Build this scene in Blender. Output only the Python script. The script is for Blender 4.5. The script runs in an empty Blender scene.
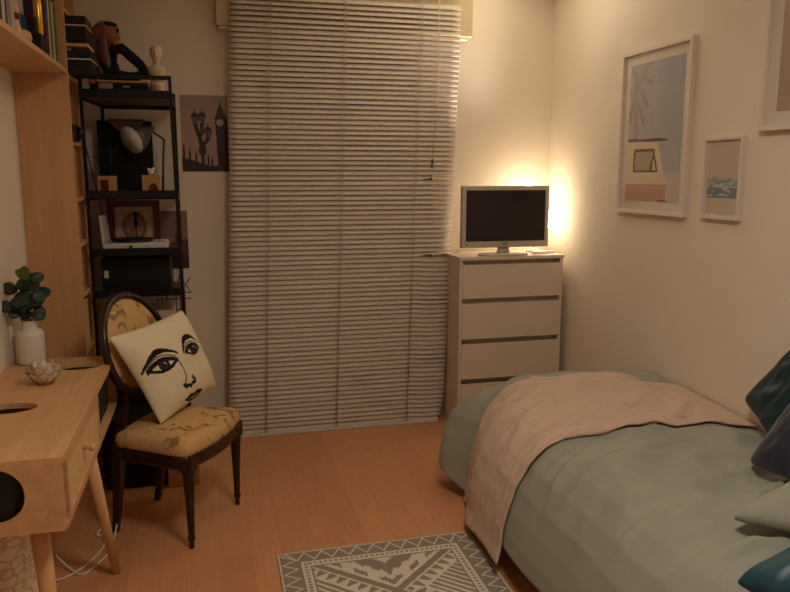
import bpy, bmesh, math, random
from mathutils import Vector, Matrix, noise
random.seed(7)
PI = math.pi
S = bpy.context.scene
COL = S.collection
R = math.radians

# ------------------------------------------------------------------ colour / materials
def lin(c):
    return tuple((v/255/12.92 if v/255 <= .04045 else ((v/255+.055)/1.055)**2.4) for v in c)

def new_mat(name):
    m = bpy.data.materials.new(name); m.use_nodes = True
    nt = m.node_tree
    return m, nt, nt.nodes['Principled BSDF']

def mat(name, c, rough=.6, metal=0., var=.08, scale=30., bump=0., bscale=200., spec=.4, sheen=0., stretch=(1,1,1)):
    m, nt, b = new_mat(name)
    c = lin(c)
    tc = nt.nodes.new('ShaderNodeTexCoord'); mp = nt.nodes.new('ShaderNodeMapping')
    mp.inputs['Scale'].default_value = stretch
    nt.links.new(tc.outputs['Object'], mp.inputs[0])
    n = nt.nodes.new('ShaderNodeTexNoise'); n.inputs['Scale'].default_value = scale; n.inputs['Detail'].default_value = 4
    nt.links.new(mp.outputs[0], n.inputs['Vector'])
    r = nt.nodes.new('ShaderNodeValToRGB')
    r.color_ramp.elements[0].position = .3; r.color_ramp.elements[1].position = .7
    r.color_ramp.elements[0].color = (*[max(0, v*(1-var)) for v in c], 1)
    r.color_ramp.elements[1].color = (*[min(1, v*(1+var)) for v in c], 1)
    nt.links.new(n.outputs['Fac'], r.inputs[0]); nt.links.new(r.outputs[0], b.inputs['Base Color'])
    b.inputs['Roughness'].default_value = rough; b.inputs['Metallic'].default_value = metal
    b.inputs['Specular IOR Level'].default_value = spec
    if sheen: b.inputs['Sheen Weight'].default_value = sheen
    if bump:
        n2 = nt.nodes.new('ShaderNodeTexNoise'); n2.inputs['Scale'].default_value = bscale; n2.inputs['Detail'].default_value = 3
        nt.links.new(mp.outputs[0], n2.inputs['Vector'])
        bp = nt.nodes.new('ShaderNodeBump'); bp.inputs['Strength'].default_value = bump; bp.inputs['Distance'].default_value = .004
        nt.links.new(n2.outputs['Fac'], bp.inputs['Height']); nt.links.new(bp.outputs[0], b.inputs['Normal'])
    return m

def wood(name, c1, c2, axis=1, scale=5., rough=.5):
    m, nt, b = new_mat(name)
    tc = nt.nodes.new('ShaderNodeTexCoord'); mp = nt.nodes.new('ShaderNodeMapping')
    sc = [9, 9, 9]; sc[axis] = .7
    mp.inputs['Scale'].default_value = sc
    nt.links.new(tc.outputs['Object'], mp.inputs[0])
    n = nt.nodes.new('ShaderNodeTexNoise'); n.inputs['Scale'].default_value = scale; n.inputs['Detail'].default_value = 6; n.inputs['Distortion'].default_value = .8
    nt.links.new(mp.outputs[0], n.inputs['Vector'])
    r = nt.nodes.new('ShaderNodeValToRGB')
    r.color_ramp.elements[0].position = .3; r.color_ramp.elements[1].position = .72
    r.color_ramp.elements[0].color = (*lin(c1), 1); r.color_ramp.elements[1].color = (*lin(c2), 1)
    nt.links.new(n.outputs['Fac'], r.inputs[0]); nt.links.new(r.outputs[0], b.inputs['Base Color'])
    b.inputs['Roughness'].default_value = rough
    return m

def floor_mat():
    m, nt, b = new_mat('laminate_floor')
    tc = nt.nodes.new('ShaderNodeTexCoord'); mp = nt.nodes.new('ShaderNodeMapping')
    mp.inputs['Rotation'].default_value = (0, 0, PI/2)
    nt.links.new(tc.outputs['Object'], mp.inputs[0])
    br = nt.nodes.new('ShaderNodeTexBrick')
    br.inputs['Scale'].default_value = 1.; br.inputs['Brick Width'].default_value = 1.2; br.inputs['Row Height'].default_value = .125
    br.inputs['Mortar Size'].default_value = .0012; br.inputs['Mortar Smooth'].default_value = .3
    br.inputs['Color1'].default_value = (*lin((204, 142, 96)), 1); br.inputs['Color2'].default_value = (*lin((212, 150, 103)), 1)
    br.inputs['Mortar'].default_value = (*lin((186, 124, 80)), 1)
    nt.links.new(mp.outputs[0], br.inputs['Vector'])
    mp2 = nt.nodes.new('ShaderNodeMapping'); mp2.inputs['Scale'].default_value = (16, .9, 1)
    nt.links.new(tc.outputs['Object'], mp2.inputs[0])
    n = nt.nodes.new('ShaderNodeTexNoise'); n.inputs['Scale'].default_value = 4; n.inputs['Detail'].default_value = 6
    nt.links.new(mp2.outputs[0], n.inputs['Vector'])
    r = nt.nodes.new('ShaderNodeValToRGB')
    r.color_ramp.elements[0].color = (.78, .75, .72, 1); r.color_ramp.elements[1].color = (1.1, 1.1, 1.1, 1)
    nt.links.new(n.outputs['Fac'], r.inputs[0])
    mx = nt.nodes.new('ShaderNodeMix'); mx.data_type = 'RGBA'; mx.blend_type = 'MULTIPLY'; mx.inputs['Factor'].default_value = 1
    nt.links.new(br.outputs['Color'], mx.inputs[6]); nt.links.new(r.outputs[0], mx.inputs[7])
    nt.links.new(mx.outputs[2], b.inputs['Base Color'])
    b.inputs['Roughness'].default_value = .42
    return m

def glass_mat(name, rough=.02):
    m = bpy.data.materials.new(name); m.use_nodes = True
    nt = m.node_tree; nt.nodes.clear()
    o = nt.nodes.new('ShaderNodeOutputMaterial'); t = nt.nodes.new('ShaderNodeBsdfTransparent'); g = nt.nodes.new('ShaderNodeBsdfGlossy')
    g.inputs['Roughness'].default_value = rough
    f = nt.nodes.new('ShaderNodeFresnel'); f.inputs[0].default_value = 1.5
    mx = nt.nodes.new('ShaderNodeMixShader')
    ge = nt.nodes.new('ShaderNodeNewGeometry'); sb_ = nt.nodes.new('ShaderNodeMath'); sb_.operation = 'SUBTRACT'; sb_.inputs[0].default_value = 1
    mu = nt.nodes.new('ShaderNodeMath'); mu.operation = 'MULTIPLY'
    nt.links.new(ge.outputs['Backfacing'], sb_.inputs[1]); nt.links.new(f.outputs[0], mu.inputs[0]); nt.links.new(sb_.outputs[0], mu.inputs[1])
    nt.links.new(mu.outputs[0], mx.inputs[0]); nt.links.new(t.outputs[0], mx.inputs[1]); nt.links.new(g.outputs[0], mx.inputs[2])
    nt.links.new(mx.outputs[0], o.inputs[0])
    return m

def print_mat(name, rough=.6, spec=.4, bump=0., bscale=300):
    m, nt, b = new_mat(name)
    a = nt.nodes.new('ShaderNodeAttribute'); a.attribute_name = 'Col'
    nt.links.new(a.outputs['Color'], b.inputs['Base Color'])
    b.inputs['Roughness'].default_value = rough; b.inputs['Specular IOR Level'].default_value = spec
    if bump:
        tc = nt.nodes.new('ShaderNodeTexCoord')
        n2 = nt.nodes.new('ShaderNodeTexNoise'); n2.inputs['Scale'].default_value = bscale
        nt.links.new(tc.outputs['Object'], n2.inputs['Vector'])
        bp = nt.nodes.new('ShaderNodeBump'); bp.inputs['Strength'].default_value = bump; bp.inputs['Distance'].default_value = .004
        nt.links.new(n2.outputs['Fac'], bp.inputs['Height']); nt.links.new(bp.outputs[0], b.inputs['Normal'])
    return m

def emit_mat(name, c, s):
    m, nt, b = new_mat(name)
    b.inputs['Base Color'].default_value = (*lin(c), 1)
    b.inputs['Emission Color'].default_value = (*lin(c), 1); b.inputs['Emission Strength'].default_value = s
    return m

def quilt_mat(name, c):
    m, nt, b = new_mat(name)
    tc = nt.nodes.new('ShaderNodeTexCoord')
    b.inputs['Base Color'].default_value = (*lin(c), 1); b.inputs['Roughness'].default_value = .85
    b.inputs['Sheen Weight'].default_value = .15
    mp = nt.nodes.new('ShaderNodeMapping'); mp.inputs['Scale'].default_value = (5, 22, 5)
    nt.links.new(tc.outputs['Object'], mp.inputs[0])
    n = nt.nodes.new('ShaderNodeTexNoise'); n.inputs['Scale'].default_value = 2.2; n.inputs['Detail'].default_value = 5
    nt.links.new(mp.outputs[0], n.inputs['Vector'])
    v = nt.nodes.new('ShaderNodeTexVoronoi'); v.inputs['Scale'].default_value = 14; v.feature = 'DISTANCE_TO_EDGE'
    nt.links.new(tc.outputs['Object'], v.inputs['Vector'])
    ma = nt.nodes.new('ShaderNodeMath'); ma.operation = 'MULTIPLY_ADD'; ma.inputs[1].default_value = .35
    nt.links.new(v.outputs['Distance'], ma.inputs[0]); nt.links.new(n.outputs['Fac'], ma.inputs[2])
    bp = nt.nodes.new('ShaderNodeBump'); bp.inputs['Strength'].default_value = .8; bp.inputs['Distance'].default_value = .02
    nt.links.new(ma.outputs[0], bp.inputs['Height']); nt.links.new(bp.outputs[0], b.inputs['Normal'])
    return m

M = {}
M['wall'] = mat('wall_paint', (228, 214, 194), .85, var=.02, scale=3, bump=.06, bscale=120)
M['ceiling'] = mat('ceiling_paint', (232, 222, 204), .9, var=.02)
M['floor'] = floor_mat()
M['white'] = mat('white_lacquer', (214, 196, 176), .45, var=.015, scale=4)
M['trim'] = mat('white_trim', (222, 210, 192), .5, var=.02)
M['shutter'] = mat('shutter_box_cream', (196, 176, 138), .55, var=.02)
M['blind'] = mat('blind_slat', (202, 188, 173), .5, var=.06, scale=6, stretch=(1, 1, 8))
M['cord'] = mat('blind_cord', (196, 176, 158), .8)
M['cord_dark'] = mat('blind_cord_hole', (168, 146, 128), .8)
M['oak'] = wood('light_oak', (196, 148, 100), (214, 168, 118), 1, 3.)
M['oakv'] = wood('light_oak_upright', (196, 146, 98), (208, 160, 110), 2, 3.)
M['oakleg'] = wood('oak_leg', (204, 156, 104), (220, 172, 120), 2, 3.)
M['mahog'] = wood('dark_mahogany', (28, 14, 9), (46, 23, 14), 2, 6., .32)
M['blackmetal'] = mat('black_metal', (15, 13, 12), .45, .3)
M['black'] = mat('black_plastic', (11, 10, 11), .5)
M['blackcloth'] = mat('black_cloth', (18, 16, 18), .9, bump=.2)
M['darkboard'] = wood('dark_board', (84, 60, 44), (104, 76, 56), 0, 4.)
M['silver'] = mat('silver_plastic', (190, 178, 162), .4, .2, var=.03)
M['screen'] = mat('tv_screen', (34, 27, 28), .22, var=.02, spec=.5)  # dim brownish reflection is put into the base colour
M['duvet'] = mat('sage_duvet', (150, 150, 136), .8, var=.05, scale=4, bump=.12, bscale=400, sheen=.1)
M['runner'] = quilt_mat('pink_quilt', (204, 174, 152))
M['mattress'] = mat('mattress_ticking', (190, 186, 176), .9)
M['bedbase'] = mat('bed_base_dark', (40, 32, 32), .8)
M['teal'] = mat('dark_teal_satin', (12, 46, 52), .5, var=.12, scale=5)
M['teal2'] = mat('teal_satin', (18, 66, 76), .42, var=.15, scale=5)
M['navy'] = mat('navy_velvet', (14, 19, 40), .7, var=.15, scale=8, sheen=.4)
M['linen'] = mat('cream_linen', (226, 212, 176), .9, var=.04, bump=.15, bscale=350)
M['print'] = print_mat('printed_fabric', .9, .2, .15, 350)
M['rug'] = print_mat('woven_rug', .95, .1, .5, 260)
M['photo'] = print_mat('photo_print', .45, .4)
M['frame'] = mat('white_frame', (222, 208, 192), .45, var=.02)
M['glass'] = glass_mat('picture_glass')
M['pane'] = glass_mat('window_glass')
M['ceramic'] = mat('white_ceramic', (218, 208, 194), .35, var=.02)
M['leaf'] = mat('dark_green_leaf', (36, 56, 34), .45, var=.25, scale=14)
M['leaf2'] = mat('fresh_green_leaf', (84, 98, 40), .45, var=.2, scale=14)
M['stem'] = mat('plant_stem', (86, 66, 40), .7)
M['capiz'] = mat('pearly_shell', (228, 212, 186), .35, var=.08, scale=40)
M['gold'] = mat('brass_wire', (150, 104, 48), .35, .8)
M['bright_gold'] = mat('gold_foil', (214, 160, 70), .25, .9)
M['rattan'] = mat('rattan_weave', (222, 182, 126), .7, var=.2, scale=120, bump=.8, bscale=260)
M['hole'] = mat('dark_hole', (14, 12, 12), .9)
M['cable'] = mat('white_cable', (222, 206, 184), .5)
M['chairfab'] = mat('gold_damask', (196, 142, 74), .8, var=.05, bump=.15, bscale=300)
M['redframe'] = mat('red_lacquer_frame', (88, 10, 10), .4)
M['plush'] = mat('brown_plush', (92, 46, 24), .95, var=.3, scale=50, bump=.6, bscale=200, sheen=.3)
M['plushface'] = mat('tan_plush', (148, 92, 58), .9, var=.1)
M['stone'] = mat('ivory_resin', (206, 186, 150), .6, var=.08)
M['greymetal'] = mat('grey_lamp_metal', (84, 78, 72), .4, .4)
M['lampwhite'] = mat('lamp_inner_white', (236, 234, 224), .5)
M['tan'] = mat('tan_card', (192, 142, 90), .8)
M['brownpaper'] = mat('brown_leather', (110, 66, 42), .7)
M['grass'] = mat('grass_blade', (26, 36, 24), .6, var=.3)
M['peach'] = mat('peach_ceramic', (214, 160, 124), .5)
def basket_mat():
    m, nt, b = new_mat('woven_white_basket')
    tc = nt.nodes.new('ShaderNodeTexCoord'); mp = nt.nodes.new('ShaderNodeMapping'); mp.inputs['Scale'].default_value = (1, 1, 1.7)
    nt.links.new(tc.outputs['Object'], mp.inputs[0])
    v = nt.nodes.new('ShaderNodeTexVoronoi'); v.feature = 'DISTANCE_TO_EDGE'; v.inputs['Scale'].default_value = 17
    nt.links.new(mp.outputs[0], v.inputs['Vector'])
    r = nt.nodes.new('ShaderNodeValToRGB'); r.color_ramp.elements[0].position = .01; r.color_ramp.elements[1].position = .12
    r.color_ramp.elements[0].color = (*lin((206, 186, 156)), 1); r.color_ramp.elements[1].color = (*lin((244, 230, 208)), 1)
    nt.links.new(v.outputs['Distance'], r.inputs[0]); nt.links.new(r.outputs[0], b.inputs['Base Color']); b.inputs['Roughness'].default_value = .85
    bp = nt.nodes.new('ShaderNodeBump'); bp.inputs['Strength'].default_value = .8; bp.inputs['Distance'].default_value = .02
    nt.links.new(v.outputs['Distance'], bp.inputs['Height']); nt.links.new(bp.outputs[0], b.inputs['Normal'])
    return m
M['basket'] = basket_mat()

def bookmat(c): return mat('book_cover', c, .6, var=.06, scale=20)

# ------------------------------------------------------------------ mesh helpers
class MB:
    def __init__(s): s.bm = bmesh.new(); s.mi = 0; s.sm = False
    def _fin(s, vs, mtx=None):
        if mtx is not None: bmesh.ops.transform(s.bm, matrix=mtx, verts=vs)
        fs = set(f for v in vs for f in v.link_faces)
        for f in fs: f.material_index = s.mi
        return vs
    def box(s, x0, x1, y0, y1, z0, z1, bev=0., mtx=None):
        r = bmesh.ops.create_cube(s.bm, size=1)
        vs = r['verts']
        bmesh.ops.transform(s.bm, matrix=Matrix.Translation(((x0+x1)/2, (y0+y1)/2, (z0+z1)/2)) @ Matrix.Diagonal((x1-x0, y1-y0, z1-z0, 1)), verts=vs)
        if bev:
            es = list(set(e for v in vs for e in v.link_edges))
            q = bmesh.ops.bevel(s.bm, geom=es, offset=bev, segments=2, affect='EDGES', profile=.6)
            vs = list(set(v for f in q['faces'] for v in f.verts) | set(v for v in vs if v.is_valid))
            seen = set(vs); st = list(vs)
            while st:
                v = st.pop()
                for e in v.link_edges:
                    o = e.other_vert(v)
                    if o not in seen: seen.add(o); st.append(o)
            vs = list(seen)
        return s._fin(vs, mtx)
    def rings(s, rings, close=True, cap=True):
        """skin consecutive rings of points (same count)."""
        bv = [[s.bm.verts.new(p) for p in r] for r in rings]
        n = len(bv[0])
        fs = []
        for a, b in zip(bv, bv[1:]):
            for i in range(n if close else n-1):
                j = (i+1) % n
                fs.append(s.bm.faces.new((a[i], a[j], b[j], b[i])))
        if cap and close:
            fs.append(s.bm.faces.new(list(reversed(bv[0])))); fs.append(s.bm.faces.new(bv[-1]))
        for f in fs: f.material_index = s.mi; f.smooth = True
        return bv
    def cyl(s, p0, p1, r0, r1=None, seg=16, cap=True):
        r1 = r0 if r1 is None else r1
        return s.tube([p0, p1], [r0, r1], seg, cap)
    def tube(s, pts, rad, seg=10, cap=True):
        pts = [Vector(p) for p in pts]
        if not isinstance(rad, (list, tuple)): rad = [rad]*len(pts)
        t = (pts[1]-pts[0]).normalized()
        up = Vector((0, 0, 1)) if abs(t.z) < .9 else Vector((1, 0, 0))
        a = t.cross(up).normalized(); rings = []
        for i, p in enumerate(pts):
            if i == 0: t = (pts[1]-pts[0])
            elif i == len(pts)-1: t = pts[-1]-pts[-2]
            else: t = (pts[i+1]-pts[i]).normalized()+(pts[i]-pts[i-1]).normalized()
            t.normalize()
            a = (a - t*a.dot(t)).normalized(); b = t.cross(a)
            rings.append([p+(a*math.cos(2*PI*k/seg)+b*math.sin(2*PI*k/seg))*rad[i] for k in range(seg)])
        return s.rings(rings, True, cap)
    def lathe(s, prof, c=(0, 0, 0), seg=28, mtx=None, sx=1, sy=1, cap=True):
        c = Vector(c); mtx = mtx or Matrix()
        rr = [[c + (mtx @ Vector((r*math.cos(2*PI*k/seg)*sx, r*math.sin(2*PI*k/seg)*sy, z))) for k in range(seg)] for r, z in prof]
        return s.rings(rr, True, cap)
    def grid(s, f, nu, nv, wrap=False):
        vs = [[s.bm.verts.new(f(i/nu, j/nv)) for j in range(nv+1)] for i in range(nu+1)]
        for i in range(nu):
            for j in range(nv):
                q = s.bm.faces.new((vs[i][j], vs[i+1][j], vs[i+1][j+1], vs[i][j+1])); q.material_index = s.mi; q.smooth = True
        return vs
    def prism(s, poly, d):
        """poly: list of 3D points (planar), extruded by vector d."""
        d = Vector(d)
        a = [s.bm.verts.new(p) for p in poly]; b = [s.bm.verts.new(Vector(p)+d) for p in poly]
        n = len(a); fs = [s.bm.faces.new(list(reversed(a))), s.bm.faces.new(b)]
        for i in range(n): fs.append(s.bm.faces.new((a[i], a[(i+1) % n], b[(i+1) % n], b[i])))
        for f in fs: f.material_index = s.mi
    def sphere(s, c, r, sx=1, sy=1, sz=1, seg=16, mtx=None):
        q = bmesh.ops.create_uvsphere(s.bm, u_segments=seg, v_segments=max(6, seg*2//3), radius=r)
        m = Matrix.Translation(c) @ (mtx or Matrix()) @ Matrix.Diagonal((sx, sy, sz, 1))
        s._fin(q['verts'], m)
        for f in set(f for v in q['verts'] for f in v.link_faces): f.smooth = True
    def build(s, name, mats, parent=None, local=False, bevel=0., subsurf=0, smooth=None):
        """world-coordinate geometry is converted to the parent's frame unless local."""
        bmesh.ops.recalc_face_normals(s.bm, faces=s.bm.faces[:])
        if parent is not None and not local:
            s.bm.transform(wm(parent).inverted())
        me = bpy.data.meshes.new(name); s.bm.to_mesh(me); s.bm.free()
        for m in (mats if isinstance(mats, (list, tuple)) else [mats]): me.materials.append(m)
        o = bpy.data.objects.new(name, me); COL.objects.link(o)
        if parent is not None: o.parent = parent
        if bevel:
            b = o.modifiers.new('bevel', 'BEVEL'); b.width = bevel; b.segments = 2; b.limit_method = 'ANGLE'
        if subsurf:
            b = o.modifiers.new('subsurf', 'SUBSURF'); b.levels = subsurf; b.render_levels = subsurf
        if smooth:
            for p in me.polygons: p.use_smooth = True
        return o

def wm(o):
    m = o.matrix_basis.copy(); p = o.parent
    while p is not None: m = p.matrix_basis @ m; p = p.parent
    return m

def tag(o, label, cat, group=None):
    o['label'] = label; o['category'] = cat
    if group: o['group'] = group
    return o

def thing(name, label, cat, loc=(0, 0, 0), rz=0, group=None):
    o = bpy.data.objects.new(name, None); COL.objects.link(o); o.empty_display_size = .1
    o.location = loc; o.rotation_euler = (0, 0, rz)
    return tag(o, label, cat, group)

def struct(mb, name, m, parent=None, **k):
    o = mb.build(name, m, parent, **k)
    if parent is None: o['kind'] = 'structure'
    return o

def one(name, m, parent, fn, **k):
    b = MB(); fn(b); return b.build(name, m, parent, **k)

def remesh(o, vox=.006, sm=4):
    r = o.modifiers.new('remesh', 'REMESH'); r.mode = 'VOXEL'; r.voxel_size = vox; r.use_smooth_shade = True
    s = o.modifiers.new('smooth', 'SMOOTH'); s.iterations = sm; s.factor = .5

def painted(name, m, parent, o, u, v, nu, nv, col, thick=.001, edge=(200, 190, 175), surf=None):
    """flat panel: origin corner o, edge vectors u, v; col(a,b)->sRGB; a,b in 0..1"""
    o, u, v = Vector(o), Vector(u), Vector(v); n = u.cross(v).normalized()
    bm = bmesh.new()
    vs = [[bm.verts.new(o+u*(i/nu)+v*(j/nv)+n*thick) for j in range(nv+1)] for i in range(nu+1)]
    lay = bm.loops.layers.float_color.new('Col')
    for i in range(nu):
        for j in range(nv):
            f = bm.faces.new((vs[i][j], vs[i+1][j], vs[i+1][j+1], vs[i][j+1]))
            c = (*lin(col((i+.5)/nu, (j+.5)/nv)), 1)
            for l in f.loops: l[lay] = c
    ring = [vs[i][0] for i in range(nu+1)]+[vs[nu][j] for j in range(1, nv+1)]+[vs[i][nv] for i in range(nu-1, -1, -1)]+[vs[0][j] for j in range(nv-1, 0, -1)]
    lo = [bm.verts.new(p.co-n*thick) for p in ring]
    k = len(ring)
    for i in range(k):
        f = bm.faces.new((ring[i], lo[i], lo[(i+1) % k], ring[(i+1) % k]))
        for l in f.loops: l[lay] = (*lin(edge), 1)
    f = bm.faces.new(list(reversed(lo)))
    for l in f.loops: l[lay] = (*lin(edge), 1)
    if parent is not None: bm.transform(wm(parent).inverted())
    me = bpy.data.meshes.new(name); bm.to_mesh(me); bm.free(); me.materials.append(m)
    ob = bpy.data.objects.new(name, me); COL.objects.link(ob)
    if parent is not None: ob.parent = parent
    return ob

def seg_d(px, py, ax, ay, bx, by):
    dx, dy = bx-ax, by-ay; L = dx*dx+dy*dy
    t = 0 if L == 0 else max(0, min(1, ((px-ax)*dx+(py-ay)*dy)/L))
    return math.hypot(px-ax-t*dx, py-ay-t*dy)
def poly_d(px, py, pts): return min(seg_d(px, py, *a, *b) for a, b in zip(pts, pts[1:]))
def inpoly(x, y, P):
    c = False; j = len(P)-1
    for i in range(len(P)):
        if (P[i][1] > y) != (P[j][1] > y) and x < (P[j][0]-P[i][0])*(y-P[i][1])/(P[j][1]-P[i][1])+P[i][0]: c = not c
        j = i
    return c

# ------------------------------------------------------------------ the room
XL, XR, YB, YF, ZC = -.85, 2.21, 4.6, -1.6, 2.78
DX0, DX1, DZ = .22, 1.40, 2.44           # balcony door opening behind the blind
b = MB(); b.box(XL-.1, XR+.1, YF-.1, YB+.3, -.1, 0); struct(b, 'floor', M['floor'])
b = MB(); b.box(XL-.1, XR+.1, YF-.1, YB+.1, ZC, ZC+.1); struct(b, 'ceiling', M['ceiling'])
b = MB(); b.box(XL-.1, XL, YF-.1, YB+.1, 0, ZC); struct(b, 'wall_left', M['wall'])
b = MB(); b.box(XR, XR+.1, YF-.1, YB+.1, 0, ZC); struct(b, 'wall_right', M['wall'])
b = MB(); b.box(XL, XR, YF-.1, YF, 0, ZC); struct(b, 'wall_front', M['wall'])
b = MB()
b.box(XL, DX0, YB, YB+.1, 0, ZC); b.box(DX1, XR, YB, YB+.1, 0, ZC); b.box(DX0, DX1, YB, YB+.1, DZ, ZC)
struct(b, 'wall_back', M['wall'])
# balcony door in the opening
dr = MB(); dy0, dy1 = YB+.03, YB+.08
for x0, x1 in ((DX0, DX0+.07), (.775, .845), (DX1-.07, DX1)): dr.box(x0, x1, dy0, dy1, 0, DZ)
for z0, z1 in ((0, .09), (DZ-.07, DZ)): dr.box(DX0+.07, DX1-.07, dy0, dy1, z0, z1)
door = struct(dr, 'door_1', M['trim'])
for x0, x1 in ((DX0+.07, .775), (.845, DX1-.07)):
    one('pane', M['pane'], door, lambda q: q.box(x0, x1, YB+.05, YB+.056, .09, DZ-.07))
one('door_handle', M['silver'], door, lambda q: (q.cyl((.81, YB+.03, 1.0), (.81, YB+.005, 1.0), .01), q.tube([(.81, YB+.005, 1.0), (.87, YB+.0, 1.0), (.91, YB+.0, 1.0)], .008)))
b = MB(); b.box(.02, DX0, YB-.012, YB, 0, .07); struct(b, 'baseboard_back', M['trim'])
b = MB(); b.box(XR-.012, XR, YF, 4.2, 0, .07); struct(b, 'baseboard_right', M['trim'])

# roller shutter box
b = MB(); b.box(.085, 1.622, 4.5, 4.599, 2.44, ZC-.001, .004)
sb = struct(b, 'trim_1', M['shutter'])
one('shutter_slot', M['trim'], sb, lambda q: q.box(.1, 1.6, 4.52, 4.58, 2.425, 2.441))

# ------------------------------------------------------------------ the blind
bl = thing('venetian_blind', 'wide cream venetian blind hanging over the balcony door down to the floor', 'blind', (.78, 4.47, 0))
def shear(z): return .036*(z-1.3)
rnd = random.Random(3)
BX0, BX1 = .115, 1.487
cordx = [.335, .775, 1.235]
b = MB()
pitch, nsl = .0298, 87
rows_dark = {}
for k in range(nsl):
    z = .035+k*pitch
    sh = shear(z); hw = .0172
    base = R(63+rnd.uniform(-5, 4))
    if z > 2.42: base = R(54)
    skew = rnd.uniform(-.0015, .0015)
    wob = rnd.uniform(0, 6)
    nx = 26
    rows = []
    for i in range(nx+1):
        x = BX0+(BX1-BX0)*i/nx
        a = base+.035*math.sin(x*5+wob); zz = z+skew*math.sin(x*3.1+wob)
        if x > 1.29:
            if 1.10 < z < 1.56: a = base-R(12)*min(1, (x-1.29)/.06)
            if abs(z-1.575) < pitch/2 or abs(z-1.108) < pitch/2: a = R(14); zz += .004
            if z < 1.10: a = base+R(4); zz -= .008*min(1, (x-1.29)/.05)
            if .40 < z < .46 or .80 < z < .85 : a = base-R(20)
        if .86 < x < 1.02 and .33 < z < .36: a = base-R(28)
        if x < .36 and abs(z-1.02) < .02: a = base-R(18)
        if x > 1.40 and z < .22: x -= (.22-z)**2*.9*(x-1.40)/.087
        ca, sa = math.cos(a), math.sin(a)
        # five points across: room side edge low, window side edge high, slightly crowned
        r = []
        for t, cr in ((-1, 0), (-.5, .0010), (0, .0014), (.5, .0010), (1, 0)):
            r.append((x+sh, 4.47+t*hw*ca-cr*sa, zz+t*hw*sa+cr*ca))
        rows.append(r)
    b.rings(rows, close=False, cap=False)
sl = b.build('slats', M['blind'], bl)
sd = sl.modifiers.new('solid', 'SOLIDIFY'); sd.thickness = .0008
one('head_rail', M['blind'], bl, lambda q: q.box(BX0+.045, BX1+.05, 4.45, 4.498, 2.655, 2.70, .002))
one('bottom_rail', M['blind'], bl, lambda q: q.box(BX0-.047, BX1-.08, 4.452, 4.49, .001, .02, .004))
for x in cordx:
    o = one('ladder_cord', M['cord'], bl, lambda q: [q.tube([(x+shear(0)-.004*s_, 4.4555, .02), (x+shear(1.3)-.004*s_, 4.4555, 1.3), (x+shear(2.66)-.004*s_, 4.4555, 2.66)], .0011, 6) for s_ in (-1, 1)])
    one('lift_cord', M['cord_dark'], bl, lambda q: q.tube([(x+shear(0)+.008, 4.457, .02), (x+shear(1.3)+.008, 4.457, 1.3), (x+shear(2.66)+.008, 4.457, 2.66)], .0013, 6))
w = one('tilt_wand', M['cord'], bl, lambda q: q.tube([(1.39, 4.448, 2.655), (1.385, 4.443, 2.1), (1.352, 4.443, 1.70)], .003, 8))
one('wand_tip', M['black'], w, lambda q: q.tube([(1.352, 4.443, 1.70), (1.351, 4.443, 1.68), (1.350, 4.443, 1.64)], [.003, .006, .005], 8))

# ------------------------------------------------------------------ chest of drawers
ch = thing('chest_of_drawers', 'white chest of drawers in the corner beneath the television', 'chest of drawers', (1.82, 4.42, 0))
CX0, CX1, CY0, CY1 = 1.47, 2.155, 4.24, 4.59
def carc(q):
    q.box(CX0, CX0+.018, CY0+.004, CY1, 0, 1.085); q.box(CX1-.018, CX1, CY0+.004, CY1, 0, 1.085)
    q.box(CX0+.018, CX1-.018, CY1-.012, CY1, .0, 1.085); q.box(CX0+.018, CX1-.018, CY0+.03, CY1-.012, .02, .07)
    for z in (.335, .59, .845, 1.085): q.box(CX0+.018, CX1-.018, CY0+.05, CY0+.08, z-.034, z-.001)
one('carcass', M['white'], ch, carc)
one('top_board', M['white'], ch, lambda q: q.box(CX0-.002, CX1+.006, CY0-.002, CY1, 1.085, 1.105, .0015))
for z0, z1 in ((.065, .306), (.338, .561), (.593, .816), (.848, 1.056)):
    def dw(q):
        q.box(CX0+.019, CX1-.003, CY0, CY0+.018, z0, z1, .0015)
        q.box(CX0+.03, CX1-.03, CY0+.018, CY1-.03, z0+.01, z0+.02)
        q.box(CX0+.03, CX0+.04, CY0+.018, CY1-.03, z0+.02, z1-.06); q.box(CX1-.04, CX1-.03, CY0+.018, CY1-.03, z0+.02, z1-.06)
    one('drawer', M['white'], ch, dw)

# ------------------------------------------------------------------ television
tv = thing('television', 'silver framed flat television with black screen standing on the white chest', 'television', (1.778, 4.30, 1.105), R(-2)); tv.scale = (.95, 1, 1)
def tvf(q):
    q.box(-.297, .297, -.025, .02, .052, .43, .006); q.box(-.22, .22, .02, .06, .09, .37, .012)
one('casing', M['silver'], tv, tvf, local=True)
one('screen', M['screen'], tv, lambda q: q.box(-.263, .263, -.0275, -.02, .098, .398, .0008), local=True)
one('bezel_lip', M['black'], tv, lambda q: (q.box(-.27, .27, -.0262, -.02, .092, .0975), q.box(-.27, .27, -.0262, -.02, .3985, .403), q.box(-.27, -.2635, -.0262, -.02, .0975, .3985), q.box(.2635, .27, -.0262, -.02, .0975, .3985)), local=True)
one('neck', M['silver'], tv, lambda q: q.lathe([(.045, .014), (.034, .03), (.032, .06)], (0, .012, 0), 24, sx=1.2, sy=.6), local=True)
one('stand_base', M['silver'], tv, lambda q: q.lathe([(.17, .001), (.175, .006), (.165, .013), (.06, .018)], (0, .012, 0), 40, sx=1, sy=.42), local=True)
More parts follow.
